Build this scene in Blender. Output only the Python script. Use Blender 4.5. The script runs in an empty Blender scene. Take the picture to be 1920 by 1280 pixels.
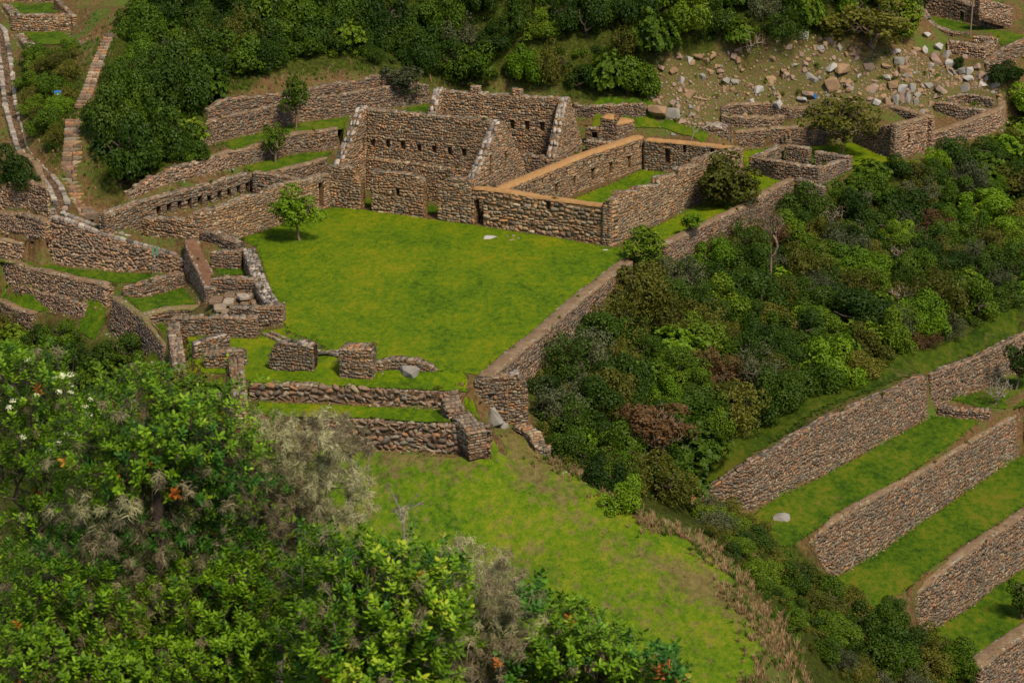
import bpy, bmesh, math, random
import numpy as np
from mathutils import Vector, Matrix, noise
from mathutils.bvhtree import BVHTree
from mathutils.geometry import delaunay_2d_cdt

# ------------------------------------------------------------------ camera, sky, sun, exposure
scene = bpy.context.scene
CAMZ, PITCH, FPX = 52.0, math.radians(17.5), 4500.0
SP, CP = math.sin(PITCH), math.cos(PITCH)
cam_d = bpy.data.cameras.new('camera'); cam = bpy.data.objects.new('camera', cam_d)
scene.collection.objects.link(cam); scene.camera = cam
cam.location = (0, 0, CAMZ); cam.rotation_euler = (math.radians(90) - PITCH, 0, 0)
cam_d.sensor_width = 36; cam_d.lens = FPX / 1920 * 36
cam_d.clip_start = 0.5; cam_d.clip_end = 2000
cam_d.dof.use_dof = True; cam_d.dof.focus_distance = 185; cam_d.dof.aperture_fstop = 14.0

SUN_EL, SUN_AZ = math.radians(52), math.radians(150)     # azimuth clockwise from +Y
world = bpy.data.worlds.new('World'); scene.world = world; world.use_nodes = True
wn = world.node_tree.nodes; wl = world.node_tree.links; wn.clear()
sky = wn.new('ShaderNodeTexSky'); sky.sky_type = 'NISHITA'; sky.sun_disc = False
sky.sun_elevation = SUN_EL; sky.sun_rotation = SUN_AZ; sky.altitude = 3000; sky.dust_density = 8.0; sky.air_density = 1.0; sky.ozone_density = 0.5
bg = wn.new('ShaderNodeBackground'); bg.inputs['Strength'].default_value = 0.062
wo = wn.new('ShaderNodeOutputWorld'); wl.new(sky.outputs[0], bg.inputs[0]); wl.new(bg.outputs[0], wo.inputs[0])
sun_d = bpy.data.lights.new('sun', 'SUN'); sun_d.energy = 1.5; sun_d.angle = math.radians(10); sun_d.color = (1.0, 0.93, 0.82)
sun = bpy.data.objects.new('sun', sun_d); scene.collection.objects.link(sun)
sdir = Vector((math.sin(SUN_AZ) * math.cos(SUN_EL), math.cos(SUN_AZ) * math.cos(SUN_EL), math.sin(SUN_EL)))
sun.rotation_euler = sdir.to_track_quat('Z', 'Y').to_euler()
scene.view_settings.view_transform = 'Standard'; scene.view_settings.look = 'None'
scene.view_settings.exposure = 1.75; scene.view_settings.gamma = 1.0
scene.view_settings.use_white_balance = True; scene.view_settings.white_balance_temperature = 7500; scene.view_settings.white_balance_tint = 8; scene.view_settings.use_curve_mapping = False
scene.render.engine = 'CYCLES'
scene.cycles.max_bounces = 5; scene.cycles.diffuse_bounces = 3; scene.cycles.transparent_max_bounces = 4

COL = scene.collection
RNG = random.Random(11)

def P(px, py, z):
    """the place at height z that stands at this spot of the survey photograph"""
    x = (px - 960) / FPX; u = -(py - 640) / FPX
    d = (x, CP + u * SP, -SP + u * CP); t = (z - CAMZ) / d[2]
    return Vector((d[0] * t, d[1] * t, z))
def ztop(y, py):
    k = (640 - py) / FPX
    return CAMZ + y * (k * CP - SP) / (CP + k * SP)
def proj(v):
    dz = v[2] - CAMZ; fw = v[1] * CP - dz * SP; up = v[1] * SP + dz * CP
    return 960 + FPX * v[0] / fw, 640 - FPX * up / fw
def scale_at(v): return FPX / (v[1] * CP - (v[2] - CAMZ) * SP)
def B(px, py, zb, pytop):                       # base seen, top row seen
    p = P(px, py, zb); return (p.x, p.y, zb, ztop(p.y, pytop))
def T(px, pyt, zt, h):                          # top seen, height known
    p = P(px, pyt, zt); return (p.x, p.y, zt - h, zt)

# ------------------------------------------------------------------ objects helpers
def tag(o, label=None, cat=None, group=None, kind=None):
    if label: o['label'] = label
    if cat: o['category'] = cat
    if group: o['group'] = group
    if kind: o['kind'] = kind
    return o
def empty(name, loc, label, cat, group=None):
    o = bpy.data.objects.new(name, None); COL.objects.link(o); o.location = loc
    o.empty_display_size = 0.3
    o['kind'] = 'thing'; return tag(o, label, cat, group)
def link(name, me, mat=None, parent=None, world_space=True):
    o = bpy.data.objects.new(name, me); COL.objects.link(o)
    if mat is not None:
        if len(me.materials) == 0: me.materials.append(mat)
        elif me.materials[0] != mat:
            o.material_slots[0].link = 'OBJECT'; o.material_slots[0].material = mat
    if parent is not None:
        o.parent = parent
        if world_space: o.matrix_parent_inverse = Matrix.Translation(-parent.location)
    return o
def mesh_np(name, V, Fs, tone=None, smooth=False):
    """V (n,3); Fs list of int arrays with constant row length"""
    me = bpy.data.meshes.new(name)
    V = np.asarray(V, dtype=np.float32)
    Fs = [np.asarray(f, dtype=np.int32) for f in Fs if len(f)]
    me.vertices.add(len(V)); me.vertices.foreach_set('co', V.ravel())
    loops = np.concatenate([f.ravel() for f in Fs]); nl = [np.full(len(f), f.shape[1], dtype=np.int32) for f in Fs]
    tot = np.concatenate(nl); start = np.concatenate([[0], np.cumsum(tot)[:-1]]).astype(np.int32)
    me.loops.add(len(loops)); me.loops.foreach_set('vertex_index', loops)
    me.polygons.add(len(tot)); me.polygons.foreach_set('loop_start', start); me.polygons.foreach_set('loop_total', tot)
    if smooth: me.polygons.foreach_set('use_smooth', np.ones(len(tot), dtype=bool))
    me.update(calc_edges=True)
    if tone is not None:
        a = me.attributes.new('tone', 'FLOAT', 'FACE'); a.data.foreach_set('value', np.concatenate(tone).astype(np.float32))
    me.validate()
    return me

# ------------------------------------------------------------------ materials
def nt(name):
    m = bpy.data.materials.new(name); m.use_nodes = True; t = m.node_tree; t.nodes.clear()
    o = t.nodes.new('ShaderNodeOutputMaterial'); b = t.nodes.new('ShaderNodeBsdfPrincipled')
    t.links.new(b.outputs[0], o.inputs[0]); b.inputs['Specular IOR Level'].default_value = 0.25
    return m, t, b, o
def N(t, typ, **k):
    n = t.nodes.new(typ)
    for a, v in k.items():
        if a.startswith('i_'):
            key = a[2:]; key = int(key) if key.isdigit() else key
            n.inputs[key].default_value = v
        else: setattr(n, a, v)
    return n
def ramp(t, fac, stops, interp='LINEAR'):
    r = t.nodes.new('ShaderNodeValToRGB'); r.color_ramp.interpolation = interp; e = r.color_ramp.elements
    e[0].position = stops[0][0]; e[0].color = (*stops[0][1], 1); e[1].position = stops[-1][0]; e[1].color = (*stops[-1][1], 1)
    for p, c in stops[1:-1]:
        k = e.new(p); k.color = (*c, 1)
    t.links.new(fac, r.inputs[0]); return r.outputs[0]
def noise_t(t, scale, detail=4, rough=0.55, coord=None):
    n = N(t, 'ShaderNodeTexNoise'); n.inputs['Scale'].default_value = scale; n.inputs['Detail'].default_value = detail; n.inputs['Roughness'].default_value = rough
    if coord is not None: t.links.new(coord, n.inputs['Vector'])
    return n
def mixc(t, fac, a, b, typ='MIX'):
    m = N(t, 'ShaderNodeMix'); m.data_type = 'RGBA'; m.blend_type = typ
    for s, v in ((0, fac), (6, a), (7, b)):
        if isinstance(v, (int, float)): m.inputs[s].default_value = v
        elif isinstance(v, tuple): m.inputs[s].default_value = (*v, 1)
        else: t.links.new(v, m.inputs[s])
    return m.outputs[2]
def maths(t, op, a, b=0.0, clamp=False):
    m = N(t, 'ShaderNodeMath'); m.operation = op; m.use_clamp = clamp
    for s, v in ((0, a), (1, b)):
        if isinstance(v, (int, float)): m.inputs[s].default_value = v
        else: t.links.new(v, m.inputs[s])
    return m.outputs[0]
def bump(t, b, height, strength, dist=0.05):
    n = N(t, 'ShaderNodeBump'); n.inputs['Strength'].default_value = strength; n.inputs['Distance'].default_value = dist
    t.links.new(height, n.inputs['Height']); t.links.new(n.outputs[0], b.inputs['Normal'])
def geo_pos(t): return N(t, 'ShaderNodeNewGeometry').outputs['Position']

PAL = {
 'warm': [(0.229,0.130,0.069),(0.131,0.092,0.062),(0.260,0.173,0.098),(0.162,0.122,0.084),(0.305,0.146,0.067),(0.196,0.120,0.069),(0.098,0.079,0.057),(0.309,0.232,0.151),(0.219,0.141,0.084),(0.162,0.094,0.056),(0.220,0.178,0.124),(0.311,0.182,0.092)],
 'mixed': [(0.136,0.081,0.053),(0.087,0.070,0.053),(0.177,0.116,0.075),(0.129,0.107,0.081),(0.235,0.117,0.060),(0.117,0.077,0.053),(0.069,0.055,0.042),(0.235,0.178,0.122),(0.143,0.091,0.060),(0.169,0.104,0.068),(0.164,0.139,0.104),(0.205,0.117,0.066)],
 'pink': [(0.231,0.135,0.087),(0.147,0.093,0.065),(0.268,0.168,0.107),(0.164,0.124,0.089),(0.278,0.139,0.071),(0.210,0.127,0.078),(0.105,0.075,0.055),(0.329,0.240,0.162),(0.196,0.117,0.077),(0.233,0.147,0.095),(0.209,0.171,0.127),(0.295,0.181,0.101)],
 'grey': [(0.121,0.085,0.055),(0.090,0.072,0.053),(0.168,0.113,0.070),(0.138,0.117,0.086),(0.222,0.107,0.047),(0.113,0.077,0.049),(0.074,0.060,0.046),(0.224,0.180,0.124),(0.138,0.095,0.061),(0.168,0.113,0.070),(0.184,0.155,0.112),(0.200,0.114,0.060)],
 'pale': [(0.175,0.116,0.074),(0.129,0.095,0.066),(0.213,0.159,0.109),(0.162,0.135,0.101),(0.162,0.086,0.043),(0.180,0.122,0.082),(0.090,0.068,0.049),(0.245,0.202,0.150),(0.142,0.086,0.054),(0.194,0.135,0.090),(0.187,0.166,0.128),(0.168,0.101,0.054)],
 'white': [(0.232,0.192,0.162),(0.162,0.136,0.115),(0.278,0.238,0.201),(0.201,0.177,0.150),(0.190,0.132,0.103),(0.255,0.208,0.169),(0.131,0.109,0.092),(0.325,0.281,0.236),(0.070,0.059,0.050),(0.231,0.181,0.144),(0.248,0.225,0.192),(0.054,0.046,0.036)],
}
def stone_mat(key, soil=(.17,.10,.055)):
    m, t, b, o = nt('stone_' + key)
    at = N(t, 'ShaderNodeAttribute'); at.attribute_name = 'tone'
    oi = N(t, 'ShaderNodeObjectInfo')
    f = maths(t, 'FRACT', maths(t, 'ADD', at.outputs['Fac'], oi.outputs['Random']))
    pal = PAL[key]; st = [(i / len(pal), c) for i, c in enumerate(pal)]
    c = ramp(t, f, st, 'CONSTANT')
    pos = geo_pos(t)
    n1 = noise_t(t, 5.0, 6, 0.65, pos); n2 = noise_t(t, 0.45, 3, 0.5, pos); n3 = noise_t(t, 16, 4, 0.6, pos)
    v = maths(t, 'MULTIPLY_ADD', n1.outputs['Fac'], 1.0); 
    mm = N(t, 'ShaderNodeMapRange'); mm.inputs[1].default_value = .3; mm.inputs[2].default_value = .7; mm.inputs[3].default_value = .5; mm.inputs[4].default_value = 1.55
    t.links.new(n1.outputs['Fac'], mm.inputs[0])
    c = mixc(t, 1.0, c, mm.outputs[0], 'MULTIPLY')
    # mineral streaks / weathering that belongs to the wall
    c = mixc(t, maths(t, 'MULTIPLY', maths(t, 'SUBTRACT', n2.outputs['Fac'], .50, True), 3.0, True), c, tuple(x * .55 + y * .45 for x, y in zip(pal[6], pal[3])))
    lich = maths(t, 'MULTIPLY', maths(t, 'SUBTRACT', n3.outputs['Fac'], .60, True), 6.0, True)
    c = mixc(t, maths(t, 'MULTIPLY', lich, .5), c, (.27, .24, .18))
    t.links.new(c, b.inputs['Base Color']); b.inputs['Roughness'].default_value = .92
    bump(t, b, n1.outputs['Fac'], .6, .06)
    return m
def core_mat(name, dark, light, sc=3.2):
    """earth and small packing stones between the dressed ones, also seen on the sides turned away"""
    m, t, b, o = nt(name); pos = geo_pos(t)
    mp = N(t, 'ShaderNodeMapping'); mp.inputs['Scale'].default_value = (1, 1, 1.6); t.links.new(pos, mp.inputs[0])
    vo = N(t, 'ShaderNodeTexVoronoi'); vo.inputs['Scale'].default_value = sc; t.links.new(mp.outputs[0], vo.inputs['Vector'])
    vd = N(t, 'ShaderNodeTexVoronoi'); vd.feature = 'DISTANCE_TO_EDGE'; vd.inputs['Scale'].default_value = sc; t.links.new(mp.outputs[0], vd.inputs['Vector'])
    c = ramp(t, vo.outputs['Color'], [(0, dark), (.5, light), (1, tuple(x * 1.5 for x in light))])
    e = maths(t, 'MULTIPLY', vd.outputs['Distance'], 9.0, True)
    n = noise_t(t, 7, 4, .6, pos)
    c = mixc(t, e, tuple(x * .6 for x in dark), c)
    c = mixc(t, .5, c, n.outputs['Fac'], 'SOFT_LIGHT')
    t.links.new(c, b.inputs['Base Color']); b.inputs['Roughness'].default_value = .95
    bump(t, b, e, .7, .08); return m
def soil_mat(name, stops, sc=1.2, bs=.4):
    m, t, b, o = nt(name); pos = geo_pos(t)
    n = noise_t(t, sc, 8, .65, pos); n2 = noise_t(t, sc * 9, 5, .7, pos)
    f = maths(t, 'ADD', maths(t, 'MULTIPLY', n.outputs['Fac'], .6), maths(t, 'MULTIPLY', n2.outputs['Fac'], .4))
    c = ramp(t, f, stops)
    t.links.new(c, b.inputs['Base Color']); b.inputs['Roughness'].default_value = .95
    bump(t, b, n2.outputs['Fac'], bs, .1); return m
def lawn_mat(name, stops, bare, spots, big=.12):
    m, t, b, o = nt(name); pos = geo_pos(t)
    mp = N(t, 'ShaderNodeMapping'); mp.inputs['Scale'].default_value = (1, .55, 1); t.links.new(pos, mp.inputs[0]); P_ = mp.outputs[0]
    a = noise_t(t, big, 4, .6, P_); c1 = noise_t(t, .55, 6, .7, P_); s = noise_t(t, 2.2, 6, .85, P_); f = noise_t(t, 11, 4, .75, pos)
    k = maths(t, 'ADD', maths(t, 'MULTIPLY', a.outputs['Fac'], .30), maths(t, 'ADD', maths(t, 'MULTIPLY', c1.outputs['Fac'], .26), maths(t, 'MULTIPLY', s.outputs['Fac'], .44)))
    g = ramp(t, k, stops)
    g = mixc(t, .8, g, ramp(t, f.outputs['Fac'], [(.28, (.30, .30, .30)), (.72, (.70, .70, .70))]), 'OVERLAY')
    d = noise_t(t, 1.5, 9, .75, P_); a2 = noise_t(t, .16, 3, .5, P_)
    tr_ = N(t, 'ShaderNodeAttribute'); tr_.attribute_name = 'trail'
    th = N(t, 'ShaderNodeMapRange'); th.inputs[1].default_value = bare; th.inputs[2].default_value = bare + .09
    t.links.new(maths(t, 'ADD', maths(t, 'ADD', maths(t, 'MULTIPLY', d.outputs['Fac'], .6), maths(t, 'MULTIPLY', a2.outputs['Fac'], .4)), maths(t, 'MULTIPLY', tr_.outputs['Fac'], .13)), th.inputs[0])
    g = mixc(t, maths(t, 'MULTIPLY', th.outputs[0], spots), g, ramp(t, s.outputs['Fac'], [(.35, (.075, .045, .018)), (.65, (.17, .12, .055))]))
    t.links.new(g, b.inputs['Base Color']); b.inputs['Roughness'].default_value = .9; b.inputs['Specular IOR Level'].default_value = .08
    bump(t, b, f.outputs['Fac'], .6, .07); return m
def leaf_mat(name, stops, gloss=.45, trans=.25, spread=.5):
    m, t, b, o = nt(name)
    at = N(t, 'ShaderNodeAttribute'); at.attribute_name = 'tone'; oi = N(t, 'ShaderNodeObjectInfo')
    f = maths(t, 'ADD', maths(t, 'MULTIPLY', at.outputs['Fac'], 1 - spread), maths(t, 'MULTIPLY', oi.outputs['Random'], spread))
    c = ramp(t, f, stops)
    t.links.new(c, b.inputs['Base Color']); b.inputs['Roughness'].default_value = gloss + .1; b.inputs['Specular IOR Level'].default_value = .16
    tr = N(t, 'ShaderNodeBsdfTranslucent'); t.links.new(mixc(t, 1.0, c, (1.3, 1.35, .6), 'MULTIPLY'), tr.inputs[0])
    mx = N(t, 'ShaderNodeMixShader'); mx.inputs[0].default_value = trans
    t.links.new(b.outputs[0], mx.inputs[1]); t.links.new(tr.outputs[0], mx.inputs[2]); t.links.new(mx.outputs[0], o.inputs[0])
    return m
def plain(name, col, rough=.7, var=.35, sc=6, metal=0):
    m, t, b, o = nt(name); n = noise_t(t, sc, 5, .6, geo_pos(t))
    c = mixc(t, n.outputs['Fac'], tuple(x * (1 - var) for x in col), tuple(min(1, x * (1 + var)) for x in col))
    t.links.new(c, b.inputs['Base Color']); b.inputs['Roughness'].default_value = rough; b.inputs['Metallic'].default_value = metal
    bump(t, b, n.outputs['Fac'], .3, .03); return m

M = {k: stone_mat(k) for k in PAL}
M['core_warm'] = core_mat('rubble_warm', (.075, .038, .018), (.19, .11, .05))
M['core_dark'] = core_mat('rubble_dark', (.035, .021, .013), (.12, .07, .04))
M['cap'] = soil_mat('clay_cap', [(.3, (.19, .10, .038)), (.5, (.30, .16, .062)), (.7, (.37, .23, .11))], 1.6)
M['cap_red'] = soil_mat('red_earth_cap', [(.3, (.07, .032, .016)), (.5, (.13, .062, .032)), (.7, (.20, .125, .08))], 1.6)
M['cap_moss'] = soil_mat('moss_cap', [(.3, (.08, .05, .025)), (.47, (.16, .10, .055)), (.56, (.11, .13, .012)), (.7, (.25, .19, .13))], 1.6)
M['cap_dirt'] = soil_mat('dirt_cap', [(.3, (.085, .052, .028)), (.5, (.155, .098, .053)), (.7, (.25, .185, .12))], 1.3)
M['lawn'] = lawn_mat('lawn_grass', [(.40, (.030, .062, .002)), (.46, (.057, .108, .003)), (.53, (.094, .136, .003)), (.59, (.16, .148, .006))], .62, .4)
M['lawn_deep'] = lawn_mat('lawn_grass_deep', [(.40, (.016, .040, .002)), (.47, (.034, .075, .003)), (.53, (.062, .102, .004)), (.59, (.11, .105, .01))], .56, .6, .3)
M['lawn_dark'] = lawn_mat('slope_turf', [(.40, (.010, .022, .002)), (.47, (.022, .044, .002)), (.53, (.040, .062, .003)), (.59, (.07, .068, .008))], .54, .5, .3)
M['lawn_worn'] = lawn_mat('field_grass_worn', [(.40, (.026, .062, .003)), (.46, (.052, .105, .004)), (.53, (.090, .140, .005)), (.60, (.16, .15, .014))], .515, .8)
M['bark'] = plain('bark', (.16, .11, .075), .9)
M['bark_dark'] = plain('bark_dark', (.055, .038, .028), .9)
M['deadwood'] = plain('deadwood', (.22, .175, .14), .85)
M['wood_pale'] = plain('wood_pale', (.25, .16, .10), .8)
M['rock'] = plain('rock_grey', (.19, .175, .155), .9, .45, 1.6)
M['rock_pink'] = plain('rock_pink', (.22, .15, .115), .9, .4, 1.6)
M['rock_tan'] = plain('rock_tan', (.22, .14, .08), .9, .4, 1.6)
M['rock_pale'] = plain('rock_pale', (.29, .275, .25), .9, .35, 1.6)
M['step'] = plain('step_stone', (.36, .27, .19), .9, .35, 4)
M['blue'] = plain('blue_paint', (.02, .17, .55), .4, .1); M['sign_white'] = plain('white_paint', (.75, .75, .75), .5, .1)
M['sign_green'] = plain('sign_green', (.10, .17, .11), .6, .25); M['metal'] = plain('grey_metal', (.20, .19, .18), .5, .2, 6, .5)
M['leaf_a'] = leaf_mat('leaf_mid_green', [(0, (0.018, 0.040, 0.002)), (.4, (0.048, 0.091, 0.005)), (.75, (0.095, 0.155, 0.008)), (1, (0.190, 0.221, 0.017))])
M['leaf_b'] = leaf_mat('leaf_dark_green', [(0, (0.009, 0.023, 0.002)), (.45, (0.023, 0.051, 0.004)), (.8, (0.051, 0.091, 0.007)), (1, (0.104, 0.132, 0.015))])
M['leaf_c'] = leaf_mat('leaf_olive', [(0, (0.032, 0.039, 0.005)), (.5, (0.084, 0.087, 0.010)), (.85, (0.149, 0.138, 0.020)), (1, (0.224, 0.161, 0.039))])
M['leaf_d'] = leaf_mat('leaf_bright_green', [(0, (0.030, 0.069, 0.003)), (.45, (0.077, 0.149, 0.006)), (.8, (0.143, 0.230, 0.010)), (1, (0.248, 0.310, 0.029))])
M['leaf_e'] = leaf_mat('leaf_grey_green', [(0, (.030, .040, .016)), (.5, (.066, .078, .034)), (.85, (.11, .12, .055)), (1, (.16, .14, .08))])
M['leaf_f'] = leaf_mat('leaf_brown_dry', [(0, (.05, .026, .010)), (.5, (.10, .055, .022)), (.8, (.15, .075, .03)), (1, (.19, .13, .06))])
M['leaf_near'] = leaf_mat('leaf_near_green', [(0, (.028, .072, .005)), (.3, (.078, .160, .008)), (.6, (.15, .275, .013)), (.88, (.23, .37, .025)), (1, (.34, .38, .03))], .42, .35, .25)
M['leaf_near_dark'] = leaf_mat('leaf_near_dark', [(0, (0.017, 0.058, 0.009)), (.5, (0.039, 0.124, 0.013)), (.9, (0.084, 0.221, 0.022)), (1, (0.309, 0.260, 0.033))], .35, .3, .25)
M['lichen'] = leaf_mat('beard_lichen', [(0, (.20, .18, .10)), (.5, (.36, .34, .19)), (1, (.54, .52, .30))], .9, .3, .3)
M['lichen_grey'] = leaf_mat('beard_lichen_grey', [(0, (.10, .075, .045)), (.5, (.20, .165, .10)), (1, (.33, .30, .18))], .9, .3, .3)
M['petal'] = leaf_mat('petal_cream', [(0, (.55, .58, .35)), (1, (.80, .80, .62))], .7, .3, .2)
M['redstem'] = plain('red_stem', (.35, .09, .03), .6)
M['twig'] = plain('twig_grey', (.15, .12, .10), .9, .4, 30)
M['drygrass'] = leaf_mat('dry_grass', [(0, (.16, .10, .05)), (.5, (.30, .19, .10)), (1, (.44, .33, .19))], .8, .3, .4)
M['grassblade'] = leaf_mat('grass_blade', [(0, (.025, .07, .01)), (.5, (.06, .14, .012)), (1, (.15, .20, .03))], .7, .3, .4)
# ------------------------------------------------------------------ stone kit
def unit_stone(rng, n=8):
    """a fieldstone facing, unit width (x) and height (z), proud towards -y"""
    a = rng.uniform(.07, .24)
    if n == 8:
        ring = [(-.5 + a, -.5), (.5 - a, -.5), (.5, -.5 + a), (.5, .5 - a), (.5 - a, .5), (-.5 + a, .5), (-.5, .5 - a), (-.5, -.5 + a)]
    else:
        ring = [(-.46, -.5), (.46, -.5), (.52, rng.uniform(-.2, .2)), (.46, .5), (-.46, .5), (-.52, rng.uniform(-.2, .2))]
    ring = [(x + rng.uniform(-.09, .09), z + rng.uniform(-.11, .11)) for x, z in ring]
    d = rng.uniform(.02, .06); tx, tz = rng.uniform(-.03, .03), rng.uniform(-.03, .03)
    V = [(x, .09, z) for x, z in ring]
    V += [(x * .98, .0, z * .98) for x, z in ring] if False else []
    V += [(x * rng.uniform(.80, .92), -d + tx * x + tz * z + rng.uniform(-.012, .012), z * rng.uniform(.76, .90)) for x, z in ring]
    return np.array(V, dtype=np.float32)
def ring_faces(n):
    q = [(i, (i + 1) % n, n + (i + 1) % n, n + i) for i in range(n)]
    return np.array(q), np.arange(n, 2 * n)[None, :]
LIB8 = [unit_stone(RNG, 8) for _ in range(20)]; LIB6 = [unit_stone(RNG, 6) for _ in range(16)]
_stone_me = {}; ROOTN = {}
def stone_mesh(kind, i, mat):
    k = (i, mat.name)
    if k not in _stone_me:
        q, c = ring_faces(8)
        me = mesh_np('stone', LIB8[i], [q, c], [np.zeros(8), np.zeros(1)])
        me.materials.append(mat); _stone_me[k] = me
    return _stone_me[k]
class Stones:
    """collects placed stones; the largest become parts of their own, the rest one joined mesh"""
    def __init__(s, min_px=9.5, limit=300): s.it = []; s.min_px = min_px; s.limit = limit
    def add(s, pos, X, Y, Z, w, h, kind, name='stone'):
        s.it.append((pos, X, Y, Z, w, h, kind, name))
    def build(s, root, kinds, n=8):
        big = []
        for i, r in enumerate(s.it):
            sz = scale_at(r[0]) * (r[4] + r[5]) * .5
            if sz >= s.min_px and scale_at(r[0]) > 0: big.append((-sz, i))
        big.sort(); left = 300 - ROOTN.get(root.name, 0); big = set(i for _, i in big[:max(0, min(s.limit, left))]); ROOTN[root.name] = ROOTN.get(root.name, 0) + len(big)
        for i in big:
            pos, X, Y, Z, w, h, kind, name = s.it[i]
            me = stone_mesh(kind, RNG.randrange(20), kinds[kind])
            o = bpy.data.objects.new(name, me); COL.objects.link(o); o.parent = root
            m = Matrix(((X[0] * w, Y[0], Z[0] * h, pos[0] - root.location[0]), (X[1] * w, Y[1], Z[1] * h, pos[1] - root.location[1]),
                        (X[2] * w, Y[2], Z[2] * h, pos[2] - root.location[2]), (0, 0, 0, 1)))
            o.matrix_local = m
        rest = {}
        for i, r in enumerate(s.it):
            if i not in big: rest.setdefault(r[6], []).append(r)
        lib = LIB8 if n == 8 else LIB6; q, c = ring_faces(n)
        for kind, L in rest.items():
            pos = np.array([tuple(r[0]) for r in L]); X = np.array([tuple(r[1]) for r in L]); Y = np.array([tuple(r[2]) for r in L]); Z = np.array([tuple(r[3]) for r in L])
            w = np.array([r[4] for r in L])[:, None]; h = np.array([r[5] for r in L])[:, None]
            sel = np.array([RNG.randrange(len(lib)) for _ in L]); U = np.stack(lib)[sel]
            V = pos[:, None, :] + U[:, :, 0:1] * (X * w)[:, None, :] + U[:, :, 1:2] * Y[:, None, :] + U[:, :, 2:3] * (Z * h)[:, None, :]
            off = (np.arange(len(L)) * 2 * n)[:, None, None]
            Q = (q[None] + off).reshape(-1, 4); Cc = (c[None] + off).reshape(-1, n)
            tn = np.array([RNG.random() for _ in L])
            me = mesh_np('stonework', V.reshape(-1, 3), [Q, Cc], [np.repeat(tn, n), tn])
            o = link('top_stones' if kind == 'top' else 'stonework', me, kinds[kind], root); o['kind'] = 'stuff'

def vnoise(x, seed):
    return noise.noise(Vector((x, seed * 7.31, 0.5)))

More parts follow.
